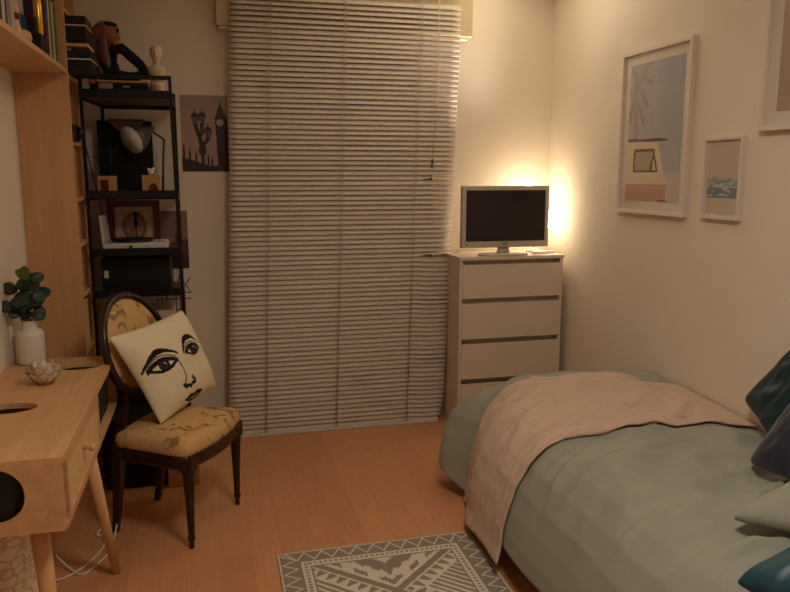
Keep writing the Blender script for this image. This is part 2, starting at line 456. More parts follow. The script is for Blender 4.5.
def font_mesh(name, txt, size, m, parent, mtx):
    cu = bpy.data.curves.new(name, 'FONT'); cu.body = txt; cu.size = size; cu.extrude = size*.02; cu.align_x = 'CENTER'
    t = bpy.data.objects.new(name, cu); COL.objects.link(t)
    dg = bpy.context.evaluated_depsgraph_get(); me = bpy.data.meshes.new_from_object(t.evaluated_get(dg))
    bpy.data.objects.remove(t); me.transform(mtx); me.materials.clear(); me.materials.append(m)
    o = bpy.data.objects.new(name, me); COL.objects.link(o); o.parent = parent
    return o
font_mesh('brand_lettering', 'JVC', .027, M['black'], tv, Matrix.Translation((0, -.0262, .066)) @ Matrix.Rotation(PI/2, 4, 'X'))
one('power_light', M['black'], tv, lambda q: q.cyl((-.262, -.026, .07), (-.262, -.0235, .07), .005, seg=12), local=True)

# lamp behind the television
lp = thing('table_lamp', 'small lamp with two glowing glass globes half hidden behind the television', 'lamp', (2.07, 4.45, 1.105))
GA, GB = (2.115, 4.44, 1.318), (2.005, 4.45, 1.470)
m, nt, pb = new_mat('glowing_glass')
pb.inputs['Base Color'].default_value = (*lin((255, 240, 210)), 1); pb.inputs['Emission Color'].default_value = (1, .84, .62, 1); pb.inputs['Emission Strength'].default_value = 17
M['glow'] = m
one('base', M['ceramic'], lp, lambda q: q.lathe([(.055, .001), (.057, .008), (.02, .016), (.008, .03)], (2.05, 4.45, 1.105), 24))
one('stem', M['gold'], lp, lambda q: q.tube([(2.05, 4.45, 1.12), (2.05, 4.45, 1.26), (2.03, 4.45, 1.36), (2.005, 4.45, 1.40)], .006, 10))
one('arm', M['gold'], lp, lambda q: q.tube([(2.05, 4.45, 1.17), (2.08, 4.45, 1.20), (2.105, 4.443, 1.24), (2.112, 4.44, 1.262)], .006, 10))
for G in (GA, GB): one('globe', M['glow'], lp, lambda q: q.sphere(G, .06 if G is GA else .068, seg=28))
tag(one('remote_control', M['ceramic'], None, lambda q: q.box(-.08, .08, -.018, .018, 0, .016, .004, Matrix.Translation((2.065, 4.34, 1.105)) @ Matrix.Rotation(R(12), 4, 'Z'))), 'white remote control lying on the chest near the television foot', 'remote')
tag(one('power_cable', M['cable'], None, lambda q: q.tube([(1.50, 4.45, 1.11), (1.515, 4.42, 1.112), (1.53, 4.42, 1.14), (1.545, 4.43, 1.17)], .003, 6)), 'thin white cable at the left end of the chest top by the television', 'cable')

# ------------------------------------------------------------------ pictures on the right wall
def wall_frame(name, label, y_far, y_near, z0, z1, fw, mw, col, nu, nv, dep=.03):
    """frame on wall_right; picture left = far end"""
    t = thing(name, label, 'framed picture', (XR, (y_far+y_near)/2, z0), 0, 'white framed prints on the right wall')
    xa, xb = XR-dep, XR-.0005
    def fr(q):
        q.box(xa, xb, y_near, y_near+fw, z0, z1, .0015); q.box(xa, xb, y_far-fw, y_far, z0, z1, .0015)
        q.box(xa, xb, y_near+fw, y_far-fw, z0, z0+fw, .0015); q.box(xa, xb, y_near+fw, y_far-fw, z1-fw, z1, .0015)
    one('frame', M['frame'], t, fr)
    one('mat_board', M['trim'], t, lambda q: q.box(XR-.008, XR-.004, y_near+fw, y_far-fw, z0+fw, z1-fw))
    a = fw+mw
    p = painted('print', M['photo'], t, (XR-.0092, y_far-a, z0+a), (0, -(y_far-y_near-2*a), 0), (0, 0, z1-z0-2*a), nu, nv, col, .0008)
    one('glass', M['glass'], t, lambda q: q.box(XR-.016, XR-.014, y_near+fw, y_far-fw, z0+fw, z1-fw))
    return t
def van(a, c):
    # a left to right, c bottom to top : beach camper under a palm
    sky = (182-24*c+16*(1-a), 184-20*c, 180-8*c)
    col = sky if c > .2 else (204, 190, 172)
    x, y = a, c*1.62
    # palm
    if poly_d(x, y, [(.16, .42), (.17, .8), (.13, 1.15), (.08, 1.32)]) < .03 and y > .42: col = (160, 156, 146)
    for fr_ in ([(.1, 1.32), (.25, 1.46), (.42, 1.38)], [(.1, 1.32), (.24, 1.28), (.36, 1.12)], [(.1, 1.32), (.12, 1.5), (.02, 1.58)], [(.1, 1.3), (.2, 1.1), (.3, .92)], [(.1, 1.3), (.06, 1.1), (.01, .95)], [(.1, 1.34), (.3, 1.55), (.4, 1.6)]):
        if poly_d(x, y, fr_) < .028+.012*math.sin(x*150): col = (156, 152, 142)
    # van
    y += .075; x *= .93
    if inpoly(x, y, [(-.1, .08), (.72, .08), (.74, .3), (.66, .42), (.58, .7), (.52, .76), (-.1, .78)]): col = (222, 200, 172) if y > .27 else (204, 156, 136)
    if seg_d(x, y, -.05, .80, .7, .78) < .016: col = (112, 76, 58)
    if inpoly(x, y, [(.14, .42), (.50, .42), (.46, .66), (.14, .66)]): col = (176, 160, 132)
    if min(poly_d(x, y, [(.14, .42), (.56, .42), (.48, .67), (.14, .67), (.14, .42)]), seg_d(x, y, .44, .42, .5, .66)) < .014: col = (104, 80, 62)
    if inpoly(x, y, [(.62, .02), (.74, .02), (.74, .09), (.6, .09)]): col = (92, 56, 48)
    return col
wall_frame('picture_frame', 'largest white framed print on right wall, pink camper van under a palm', 3.70, 3.095, 1.40, 2.235, .019, .05, van, 90, 140, .028)
def sea(a, c):
    n = noise.noise((a*5, c*14, 0))
    if c > .52: return (206, 186, 164)
    if c > .36: return (178+40*n, 182+30*n, 176+20*n) if noise.noise((a*4, c*30, 3)) < .1 else (134, 150, 150)
    if .22 < c < .36: return (122, 138, 140) if noise.noise((a*4, c*20, 7)) > -.1 else (188, 180, 168)
    return (206, 190, 170)
wall_frame('picture_frame', 'small white framed seascape with waves, hanging between the two bigger prints', 2.978, 2.722, 1.405, 1.765, .014, .014, sea, 40, 60, .022)
def pale(a, c):
    return (176+16*c, 150+16*c, 132+14*c) if c < .6 else (206, 184, 164)
wall_frame('picture_frame', 'white framed pale print cut off by the upper right edge of the photo', 2.632, 2.03, 1.775, 2.61, .02, .055, pale, 20, 20, .03)

# ------------------------------------------------------------------ posters on the back wall
def bigtower(a, c):
    x, y = a*.27, c*.44
    col = (172-16*c, 142-10*c, 126-6*c)
    dark = (44, 30, 26)
    # skyline of railings
    if y < .035+.05*max(0, 1-x/.16): col = dark
    for sx, sh in ((.012, .14), (.045, .115), (.08, .10), (.115, .09), (.15, .085), (.172, .07)):
        if abs(x-sx) < .006 and y < sh: col = dark
        if abs(x-sx) < .003 and y < sh+.02: col = dark
    # clock tower
    if inpoly(x, y, [(.205, 0), (.198, .27), (.193, .275), (.195, .315), (.205, .33), (.212, .365), (.222, .38), (.227, .43), (.231, .38), (.245, .36), (.252, .33), (.266, .315), (.266, 0)]): col = dark
    if ((x-.223)/.021)**2+((y-.285)/.02)**2 < 1: col = (176, 148, 130)
    # street lamp with three lanterns
    if seg_d(x, y, .118, 0, .118, .14) < .011 or poly_d(x, y, [(.118, .13), (.105, .2), (.085, .26)]) < .012 or poly_d(x, y, [(.105, .2), (.12, .23), (.118, .28)]) < .010 or poly_d(x, y, [(.118, .14), (.135, .17), (.152, .19)]) < .011: col = dark
    if seg_d(x, y, .118, .115, .118, .13) < .022: col = dark
    for lx, ly in ((.082, .265), (.122, .268), (.152, .185)):
        if inpoly(x, y, [(lx-.012, ly), (lx+.012, ly), (lx+.023, ly+.055), (lx+.012, ly+.075), (lx-.012, ly+.075), (lx-.023, ly+.055)]):
            col = dark if (abs(x-lx) > .013 or abs(x-lx) < .004 or y > ly+.05 or y < ly+.012) else (128, 104, 92)
        if abs(x-lx) < .003 and y < ly+.1 and y > ly+.07: col = dark
    return col
def mk_poster(name, label, x0, x1, z0, z1, col, nu, nv):
    return tag(painted(name, M['photo'], None, (x0, YB-.0015, z0), (x1-x0, 0, 0), (0, 0, z1-z0), nu, nv, col, .0008), label, 'poster', 'unframed city posters on the back wall')
mk_poster('poster', 'sepia poster of a clock tower and street lamp, left of the blind', -.138, .132, 1.62, 2.06, bigtower, 90, 140)
def sepia(a, c):
    n = .05*noise.noise((a*9, 0, 0))
    h = .36+.16*a+n
    if c < h*.5: return (66, 44, 34)
    if c < h or (abs(a-.72) < .05 and c < .62): return (88, 62, 48)
    return (150-14*c, 116-10*c, 92-8*c)
mk_poster('poster', 'brown hazy skyline poster half hidden behind the shelf post, middle one', -.34, -.125, 1.045, 1.39, sepia, 50, 70)
def bridge(a, c):
    col = (234, 220, 202); dark = (128, 110, 98)
    x, y = a, c
    for cx in (.22, .70):
        for e in (-.12, .12):
            if abs(x-cx-e) < .02 and y < .72: col = dark
        if poly_d(x, y, [(cx-.12, .72), (cx-.06, .86), (cx, .97), (cx+.06, .86), (cx+.12, .72)]) < .018: col = dark
        if abs(x-cx) < .012 and y < .66: col = (120, 96, 80)
        for yy in (.2, .42, .6):
            if abs(y-yy) < .012 and abs(x-cx) < .12: col = dark
    if (abs(y-.70) < .014 or abs(y-.60) < .014) and x > .1: col = dark
    if seg_d(x, y, .72, .70, .98, .95) < .015 or seg_d(x, y, .72, .95, .98, .7) < .012: col = dark
    return col
mk_poster('poster', 'white poster with a dark line drawing of a bridge tower, lowest by the shelf', -.34, -.118, .64, 1.01, bridge, 60, 90)

# ------------------------------------------------------------------ desk
DY0, DY1, DXB, DXF, DT = 2.195, 3.455, -.848, -.434, .80
dk = thing('desk', 'light oak writing desk with splayed legs along the left wall', 'desk', ((DXB+DXF)/2, (DY0+DY1)/2, 0))
DB = .575
# top with two oval cable openings (bridged by real cut-outs)
def plate_hole(q, x0, x1, y0, y1, z0, z1, holes):
    """horizontal board with elliptical through holes; holes=(cx,cy,rx,ry), one per y band"""
    holes = sorted(holes, key=lambda h: h[1])
    cuts = [y0]+[(holes[i][1]+holes[i+1][1])/2 for i in range(len(holes)-1)]+[y1]
    for (cx, cy, rx, ry), ya, yb in zip(holes, cuts, cuts[1:]):
        ins = []; out = []
        angs = sorted([2*PI*k/48+.01 for k in range(48)]+[math.atan2(q_-cy, p_-cx) % (2*PI) for p_ in (x0, x1) for q_ in (ya, yb)])
        for t in angs:
            c_, s_ = math.cos(t), math.sin(t)
            ins.append((cx+rx*c_, cy+ry*s_))
            k1 = ((x1-cx)/c_ if c_ > 1e-9 else (x0-cx)/c_ if c_ < -1e-9 else 1e9); k2 = ((yb-cy)/s_ if s_ > 1e-9 else (ya-cy)/s_ if s_ < -1e-9 else 1e9)
            kk = min(k1, k2); out.append((cx+kk*c_, cy+kk*s_))
        rr = [[Vector((x, y, z)) for x, y in L] for L, z in ((ins, z1), (out, z1), (out, z0), (ins, z0), (ins, z1))]
        bv = q.rings(rr, True, False)
        for r_ in bv:
            for v_ in r_:
                for f in v_.link_faces: f.smooth = False
one('desk_top', M['oak'], dk, lambda q: plate_hole(q, DXB, DXF, DY0, DY1, DT-.02, DT, [(-.56, 3.285, .092, .062), (-.70, 2.725, .092, .062)]))
def plate_hole_v(q):
    # near end panel with the round opening (in the x-z plane)
    cx, cz, r = -.625, .695, .083; x0, x1, z0, z1 = DXB, DXF-.006, DB, DT-.02
    ins = []; out = []
    angs = sorted([2*PI*k/48+.01 for k in range(48)]+[math.atan2(q_-cz, p_-cx) % (2*PI) for p_ in (x0, x1) for q_ in (z0, z1)])
    for t in angs:
        c_, s_ = math.cos(t), math.sin(t); ins.append((cx+r*c_, cz+r*s_))
        k1 = ((x1-cx)/c_ if c_ > 1e-9 else (x0-cx)/c_ if c_ < -1e-9 else 1e9); k2 = ((z1-cz)/s_ if s_ > 1e-9 else (z0-cz)/s_ if s_ < -1e-9 else 1e9)
        kk = min(k1, k2); out.append((cx+kk*c_, cz+kk*s_))
    bv = q.rings([[Vector((x, y, z)) for x, z in L] for L, y in ((ins, DY0), (out, DY0), (out, DY0+.018), (ins, DY0+.018), (ins, DY0))], True, False)
    for f in q.bm.faces: f.smooth = False
one('end_panel', M['oak'], dk, plate_hole_v)
one('end_panel', M['oak'], dk, lambda q: q.box(DXB, DXF-.004, DY1-.018, DY1, DB, DT-.02))
one('bottom_board', M['oak'], dk, lambda q: q.box(DXB, DXF-.002, DY0+.018, DY1-.018, DB, DB+.016))
one('back_panel', M['oak'], dk, lambda q: q.box(DXB, DXB+.012, DY0+.018, DY1-.018, DB+.016, DT-.02))
one('divider', M['oak'], dk, lambda q: q.box(DXB+.012, DXF-.006, 2.905, 2.923, DB+.016, DT-.02))
one('divider', M['oak'], dk, lambda q: q.box(DXB+.012, DXF-.02, DY0+.10, DY0+.116, DB+.016, DT-.02))
dwr = one('drawer', M['oak'], dk, lambda q: (q.box(DXF-.016, DXF, 2.24, 2.262, DB+.004, DT-.026), q.box(DXF-.016, DXF, 2.88, 2.902, DB+.004, DT-.026), q.box(DXF-.016, DXF, 2.262, 2.88, DB+.004, DB+.03), q.box(DXF-.016, DXF, 2.262, 2.88, DT-.05, DT-.026), q.box(DXF-.30, DXF-.02, 2.33, 2.88, DB+.03, DB+.04)))
one('rattan_panel', M['rattan'], dwr, lambda q: q.box(DXF-.014, DXF-.005, 2.262, 2.88, DB+.03, DT-.05))
one('knob', M['oakleg'], dwr, lambda q: q.lathe([(.008, -.006), (.008, .012), (.013, .018), (.013, .03), (.009, .034)], (DXF, 2.545, .70), 16, Matrix.Rotation(PI/2, 4, 'Y')))
one('leg', M['oakleg'], dk, lambda q: q.cyl((-.475, 2.85, DB+.001), (-.42, 2.985, 0), .026, .0155, 20))
one('leg', M['oakleg'], dk, lambda q: q.cyl((-.545, 2.33, DB+.001), (-.50, 2.27, 0), .030, .017, 20))
one('leg', M['oakleg'], dk, lambda q: q.cyl((-.775, 2.85, DB+.001), (-.81, 2.985, 0), .026, .0155, 20))
one('leg', M['oakleg'], dk, lambda q: q.cyl((-.775, 2.33, DB+.001), (-.81, 2.27, 0), .030, .017, 20))

tag(one('storage_pouch', M['blackcloth'], None, lambda q: q.box(-.72, -.455, 3.0, 3.34, DB+.017, DB+.16, .03)), 'black pouch stuffed in the open niche at the far end of the desk', 'pouch')
tag(one('wire_bundle', M['black'], None, lambda q: (q.box(-.74, -.56, 2.222, 2.27, DB+.017, DB+.19, .02),)), 'black bundle seen inside the round opening in the desk end', 'cables')

# vase with sprig
vs = tag(one('vase', M['ceramic'], None, lambda q: q.lathe([(.045, 0), (.054, .004), (.056, .012), (.0565, .125), (.054, .137), (.046, .145), (.034, .149), (.031, .153), (.031, .182), (.034, .188), (.029, .188), (.026, .15), (.026, .02)], (-.762, 3.385, DT+.001), 36)), 'matt white bottle vase on the desk holding dark green leaves', 'vase')
sp = thing('leafy_sprig', 'dark green round leaved sprig standing in the white vase', 'plant', (-.762, 3.385, DT+.03))
stems = MB(); lv = MB(); lv2 = MB()
rl = random.Random(11)
def leaf(mb, c, d, up, L, W):
    d = Vector(d).normalized(); up = Vector(up); s_ = d.cross(up).normalized(); n = s_.cross(d)
    def f(u, v):
        w = math.sin(PI*(u*.96+.02))**.7*W
        return Vector(c)+d*(L*u)+s_*(w*(v-.5)*2)-n*(.25*L*(u-.5)**2)+n*(.12*W*abs(v-.5)*2)
    mb.grid(f, 6, 4)
B0 = Vector((-.762, 3.385, DT+.03))
for k in range(6):
    ang = k*2.4+.5; h = [.36, .31, .26, .34, .25, .29][k]; sprd = [.02, .045, .06, .04, .07, .05][k]
    tip = B0+Vector((math.cos(ang)*sprd, math.sin(ang)*sprd, h))
    mid = B0+Vector((math.cos(ang)*sprd*.25, math.sin(ang)*sprd*.25, h*.55))
    stems.tube([B0, mid, tip], [.002, .0018, .001], 6)
    for t in range(5):
        q_ = (t+1)/5
        p = mid.lerp(tip, q_)
        if p.z < DT+.215: p.z = DT+.215
        a2 = ang+t*2.1+rl.uniform(-.4, .4)
        d = Vector((math.cos(a2), math.sin(a2)*.5, rl.uniform(-.2, .6)))
        (leaf(lv2 if (k == 0 and t == 4) or (k == 3 and t == 4) else lv, p, d, (rl.uniform(-.5, .5), -1, rl.uniform(.2, .9)), rl.uniform(.052, .068), rl.uniform(.025, .032)))
stems.build('stems', M['stem'], sp); 
for nm, mb, mm in (('leaves', lv, M['leaf']), ('young_leaves', lv2, M['leaf2'])):
    o = mb.build(nm, mm, sp); q = o.modifiers.new('s', 'SOLIDIFY'); q.thickness = .0008

# lotus candle holder
lt = thing('lotus_candle_holder', 'lotus shaped shell candle holder with brass edges on the desk', 'candle holder', (-.643, 3.03, DT))
one('base', M['gold'], lt, lambda q: q.lathe([(.03, .001), (.032, .006), (.026, .012)], (-.643, 3.03, DT), 24))
pet = MB(); wire = MB()
for ring, (n, r0, r1, h, w, z0) in enumerate(((9, .028, .070, .050, .026, .010), (9, .03, .060, .070, .024, .012), (7, .026, .042, .078, .022, .014))):
    for k in range(n):
        a = 2*PI*(k+.5*ring)/n; ca, sa = math.cos(a), math.sin(a)
        def pt(u, v):   # u 0..1 up, v -1..1
            r = r0+(r1-r0)*(u**.8); ww = w*math.sin(PI*min(1, u*.85+.15))**.8*(1 if u < .6 else 1-((u-.6)/.4)**2*.98)
            return Vector((-.643+ca*r-sa*ww*v, 3.03+sa*r+ca*ww*v, DT+z0+h*u))
        pet.grid(lambda u, v: pt(u, v*2-1), 6, 4)
        wire.tube([pt(u/6, -1) for u in range(7)]+[pt(1-u/6, 1) for u in range(1, 7)], .0011, 5)
o = pet.build('petals', M['capiz'], lt); q = o.modifiers.new('s', 'SOLIDIFY'); q.thickness = .001
wire.build('wire_edging', M['gold'], lt)

tag(one('wooden_peg', M['oakleg'], None, lambda q: q.lathe([(.012, 0), (.013, .004), (.012, .018), (.006, .024)], (-.742, 2.60, DT+.001), 16)), 'small wooden peg at the left edge of the photo on the desk', 'peg')
tag(one('cable_channel', M['trim'], None, lambda q: q.box(XL+.0005, XL+.018, 3.40, 3.425, DT+.001, 1.0, .003)), 'white upright cable channel on the wall behind the vase', 'cable channel')

# basket under the desk
bs = thing('woven_basket', 'white woven basket on the floor under the near end of the desk', 'basket', (-.74, 2.62, 0))
def bskt(q):
    rr = []
    for i in range(15):
        t = i/14; z = .001+t*.46; wx = .078+.022*t; wy = .17+.03*t
        rr.append([Vector((-.735+wx*(abs(math.cos(a))**.5)*math.copysign(1, math.cos(a)), 2.64+wy*(abs(math.sin(a))**.5)*math.copysign(1, math.sin(a)), z+.004*math.sin(a*24+i*PI))) for a in [2*PI*k/48 for k in range(48)]])
    q.rings(rr, True, False); q.bm.faces.new([v for v in q.bm.verts][:48])
o = one('basket_body', M['basket'], bs, bskt); q = o.modifiers.new('s', 'SOLIDIFY'); q.thickness = .006
one('rim', M['basket'], bs, lambda q: q.tube([(-.735+.1*(abs(math.cos(a))**.5)*math.copysign(1, math.cos(a)), 2.64+.2*(abs(math.sin(a))**.5)*math.copysign(1, math.sin(a)), .462) for a in [2*PI*k/40 for k in range(41)]], .007, 8))

# floor cables
def spline(P, n=8):
    P = [Vector(p) for p in P]; out = []
    Q = [P[0]*2-P[1]]+P+[P[-1]*2-P[-2]]
    for i in range(1, len(Q)-2):
        for k in range(n):
            t = k/n; a, b_, c, d = Q[i-1:i+3]
            out.append(.5*((2*b_)+(c-a)*t+(2*a-5*b_+4*c-d)*t*t+(3*b_-a-3*c+d)*t**3))
    return out+[P[-1]]
tag(one('loose_cable', M['cable'], None, lambda q: q.tube(spline([(-.655, 2.97, .006), (-.60, 3.0, .006), (-.54, 3.09, .006), (-.50, 3.22, .006), (-.515, 3.32, .006), (-.54, 3.33, .012), (-.505, 3.37, .05), (-.49, 3.40, .09)]), .0045, 8)), 'white power cord looping over the floor below the desk, upper loop', 'cable', None)
tag(one('loose_cable', M['cable'], None, lambda q: q.tube(spline([(-.67, 3.10, .05), (-.62, 3.06, .016), (-.565, 3.0, .0055), (-.53, 3.02, .0055), (-.47, 3.16, .0055), (-.462, 3.26, .015), (-.455, 3.33, .05)]), .004, 8)), 'white power cord dipping lowest on the floor behind the desk leg', 'cable', None)

# ------------------------------------------------------------------ wall shelf with books, bookcase
ws = thing('wall_shelf', 'light oak wall shelf at upper left carrying books', 'shelf', (-.73, 3.0, 2.065))
one('shelf_board', M['oak'], ws, lambda q: q.box(XL+.0005, -.613, 2.1, 3.838, 2.065, 2.087, .001))
one('shelf_bracket', M['silver'], ws, lambda q: q.box(-.65, -.635, 3.815, 3.837, 2.045, 2.065))
BZ = 2.088
def book(y0, y1, h, d, c, label, lean=0, grp='books on the wall shelf', xo=0.):
    t = thing('book', label, 'book', (-.632-xo-d/2, (y0+y1)/2, BZ), 0, grp)
    cm = bookmat(c); x1 = -.632-xo; x0 = x1-d
    one('cover', cm, t, lambda q: (q.box(x0, x1, y0, y0+.0025, BZ, BZ+h), q.box(x0, x1, y1-.0025, y1, BZ, BZ+h), q.box(x1-.0025, x1, y0+.0025, y1-.0025, BZ, BZ+h)))
    one('pages', M['linen'], t, lambda q: q.box(x0+.004, x1-.003, y0+.003, y1-.003, BZ+.003, BZ+h-.003))
for a in ((3.70, 3.745, .30, .17, (70, 84, 44), 'green book standing last against the bookcase side panel'),
          (3.635, 3.69, .26, .18, (150, 156, 106), 'pale green book second from the bookcase side panel'),
          (3.60, 3.63, .27, .18, (74, 62, 34), 'thin olive brown book beside the pale green one'),
          (3.565, 3.595, .25, .18, (196, 178, 152), 'thin white spined book between olive and purple books'),
          (3.50, 3.56, .28, .18, (70, 46, 66), 'purple book standing behind the gold bottle'),
          (2.905, 2.955, .3, .17, (178, 158, 132), 'cream thick book among the leftmost books on the wall shelf'),
          (2.85, 2.90, .3, .18, (128, 124, 132), 'grey blue book second from the left on wall shelf'),
          (2.83, 2.848, .3, .17, (40, 34, 36), 'thin black book between grey and white books at left'),
          (2.785, 2.826, .3, .18, (186, 170, 150), 'white book near the left end of the wall shelf'),
          (2.71, 2.78, .3, .17, (54, 34, 24), 'dark brown book at the left edge of the photo')): book(*a)
tag(one('display_box', bookmat((26, 84, 104)), None, lambda q: q.box(-.82, -.70, 3.19, 3.49, BZ, BZ+.155, .003)), 'teal box standing at the back of the wall shelf', 'box')
tag(one('display_box', bookmat((196, 182, 160)), None, lambda q: q.box(-.82, -.71, 3.10, 3.49, BZ+.1555, BZ+.42, .003)), 'pale grey box standing on the teal box', 'box')
gb = thing('gold_bottle', 'shiny gold wrapped bottle standing among the wall shelf books', 'bottle', (-.67, 3.42, BZ))
tag(one('keepsake_box', M['black'], None, lambda q: q.box(-.69, -.625, 3.36, 3.488, BZ, BZ+.075, .003)), 'small black box at the shelf front below the gold bottle', 'box')
gb.location = (-.645, 3.43, BZ+.0755)
one('bottle_body', M['bright_gold'], gb, lambda q: q.lathe([(.015, .0005), (.017, .006), (.017, .12), (.014, .15), (.009, .17), (.008, .2)], (0, 0, 0), 16), local=True)
one('bottle_cap', M['plush'], gb, lambda q: q.lathe([(.0105, .2), (.0105, .23), (.008, .233)], (0, 0, 0), 16), local=True)
tag(one('trinket_bowl', M['peach'], None, lambda q: q.lathe([(.02, .0), (.035, .012), (.041, .03), (.035, .05), (.02, .058), (.008, .06)], (-.668, 3.20, BZ), 20)), 'round peach pot on the front of the wall shelf', 'pot')
fg = thing('figurine', 'pink and tan figurine with a brown belt on the wall shelf', 'figurine', (-.66, 3.05, BZ))
fo = one('figure_body', M['peach'], fg, lambda q: (q.lathe([(.028, 0), (.03, .02), (.022, .06), (.026, .1), (.018, .13)], (-.66, 3.05, BZ), 18), q.sphere((-.66, 3.05, BZ+.155), .024)))
remesh(fo, .004, 3)
one('belt', M['plush'], fg, lambda q: q.lathe([(.0255, .066), (.0275, .072), (.0275, .082), (.0265, .088)], (-.66, 3.05, BZ), 18))

bc = thing('bookcase', 'tall light oak bookcase whose plain side faces the desk', 'bookcase', (-.73, 4.0, 0))
BYN, BYF, BXF = 3.84, 4.19, -.613
one('side_panel', M['oakv'], bc, lambda q: q.box(XL+.0005, BXF, BYN, BYN+.02, 0, 2.70, .001))
one('side_panel', M['oakv'], bc, lambda q: q.box(XL+.0005, BXF, BYF-.02, BYF, 0, 2.70, .001))
one('back_board', M['oakv'], bc, lambda q: q.box(XL+.0005, XL+.008, BYN+.02, BYF-.02, 0, 2.70))
shz = [.06, .42, .74, 1.02, 1.27, 1.49, 1.76, 2.07, 2.37, 2.68]
for z in shz: one('shelf', M['oak'], bc, lambda q: q.box(XL+.008, BXF-.002, BYN+.02, BYF-.02, z-.018, z))
def bcbook(y0, y1, z, h, c, label, d=.16, xo=.012):
    tag(one('book', bookmat(c), None, lambda q: q.box(BXF-xo-d, BXF-xo, y0, y1, z+.0005, z+h, .002)), label, 'book', 'books inside the tall bookcase')
bcbook(3.865, 3.90, .74, .24, (30, 26, 40), 'dark navy book in the bookcase beside the chair back')
bcbook(3.903, 3.95, .74, .25, (170, 120, 96), 'salmon book beside the dark navy book in the bookcase')
bcbook(3.955, 4.06, .74, .23, (190, 160, 128), 'thick cream book right of the salmon one in bookcase')
bcbook(3.865, 3.97, 1.02, .23, (206, 152, 122), 'wide salmon pink book level with the black box of the ladder shelf')
bcbook(3.865, 3.98, 1.27, .20, (178, 132, 86), 'tan book in the bookcase level with the record player')
bcbook(3.865, 3.99, 1.49, .24, (172, 120, 74), 'brown book in the bookcase level with the grass pot')
# black camera on shelf
cm = thing('camera', 'black camera poking out of the bookcase next to the ladder shelf', 'camera', (-.66, 3.93, 1.76))
one('camera_body', M['black'], cm, lambda q: q.box(-.68, -.60, 3.87, 4.0, 1.7605, 1.84, .008))
one('lens', M['black'], cm, lambda q: q.cyl((-.601, 3.935, 1.80), (-.575, 3.935, 1.80), .03, .027, 20))
# black keepsake boxes overhanging the bookcase front
def lidbox(name, label, x0, x1, y0, y1, z0, z1):
    t = thing(name, label, 'box', ((x0+x1)/2, (y0+y1)/2, z0), 0, 'black lidded boxes in the bookcase')
    zl = z0+(z1-z0)*.66
    one('box_body', M['black'], t, lambda q: q.box(x0, x1, y0, y1, z0+.0005, zl-.003, .002))
    one('edge_trim', M['ceramic'], t, lambda q: q.box(x0-.001, x1+.0015, y0-.0015, y1+.001, zl-.003, zl+.002))
    one('lid', M['black'], t, lambda q: q.box(x0-.001, x1+.001, y0-.001, y1+.001, zl+.002, z1, .003))
lidbox('lidded_box', 'lower black lidded box jutting from the bookcase beside the doll', -.80, -.51, 3.87, 4.06, 2.071, 2.175)
tag(one('wooden_tray', M['oak'], None, lambda q: (q.box(-.80, -.52, 3.87, 4.07, 2.196, 2.210, .001), q.box(-.80, -.60, 3.90, 3.91, 2.1755, 2.196), q.box(-.80, -.60, 4.04, 4.05, 2.1755, 2.196))), 'light wooden riser tray between the two black lidded boxes', 'tray')
lidbox('lidded_box', 'upper black lidded box standing on the light wooden tray', -.80, -.525, 3.875, 4.065, 2.211, 2.335)

# ------------------------------------------------------------------ black ladder shelf
LX0, LX1, LY0, LY1 = -.606, -.160, 4.08, 4.56
ls = thing('ladder_shelf', 'black metal open shelf rack in the corner behind the chair', 'shelf rack', ((LX0+LX1)/2, 4.38, 0))
pt_ = .016
for x in (LX0, LX1-pt_):
    lean = .03 if x > -.4 else -.0
    bk = .04 if x < -.4 else 0
    one('front_post', M['blackmetal'], ls, lambda q: q.prism([(x+lean, LY0, 0), (x+pt_+lean, LY0, 0), (x+pt_, LY0, 2.10), (x, LY0, 2.10)], (0, pt_, 0)))
    one('rear_post', M['blackmetal'], ls, lambda q: q.box(x+bk, x+bk+pt_, LY1-pt_, LY1, 0, 2.06))
decks = [2.0, 1.495, 1.195, .975, .46]
for i, z in enumerate(decks):
    e = .03*(1-z/2.1)
    one('shelf_rail', M['blackmetal'], ls, lambda q: q.box(LX0+pt_, LX1-pt_+e, LY0, LY0+.018, z-.012, z+.026))
    one('shelf_rail', M['blackmetal'], ls, lambda q: q.box(LX0+.04, LX1, LY1-.03, LY1-pt_, z-.034, z-.002))
    one('shelf_rail', M['blackmetal'], ls, lambda q: q.prism([(LX0, LY0+pt_, z-.026), (LX0+.014, LY0+pt_, z-.026), (LX0+.054, LY1-pt_, z-.026), (LX0+.04, LY1-pt_, z-.026)], (0, 0, .024)))
    one('shelf_rail', M['blackmetal'], ls, lambda q: q.prism([(LX1-.014+e, LY0+pt_, z-.026), (LX1+e, LY0+pt_, z-.026), (LX1, LY1-pt_, z-.026), (LX1-.014, LY1-pt_, z-.026)], (0, 0, .024)))
    one('shelf_deck', M['darkboard'], ls, lambda q: q.prism([(LX0+.006, LY0+.018, z-.014), (LX1-.006+e, LY0+.018, z-.014), (LX1-.006, LY1-.018, z-.014), (LX0+.046, LY1-.018, z-.014)], (0, 0, .014)))
one('guard_rail', M['blackmetal'], ls, lambda q: q.box(LX0+pt_, LX1-pt_, LY0, LY0+.018, 2.08, 2.10))
one('cross_brace', M['blackmetal'], ls, lambda q: q.cyl((LX0+.004, LY0+.02, 1.80), (LX0+.042, LY1-.02, 1.22), .003, seg=8))

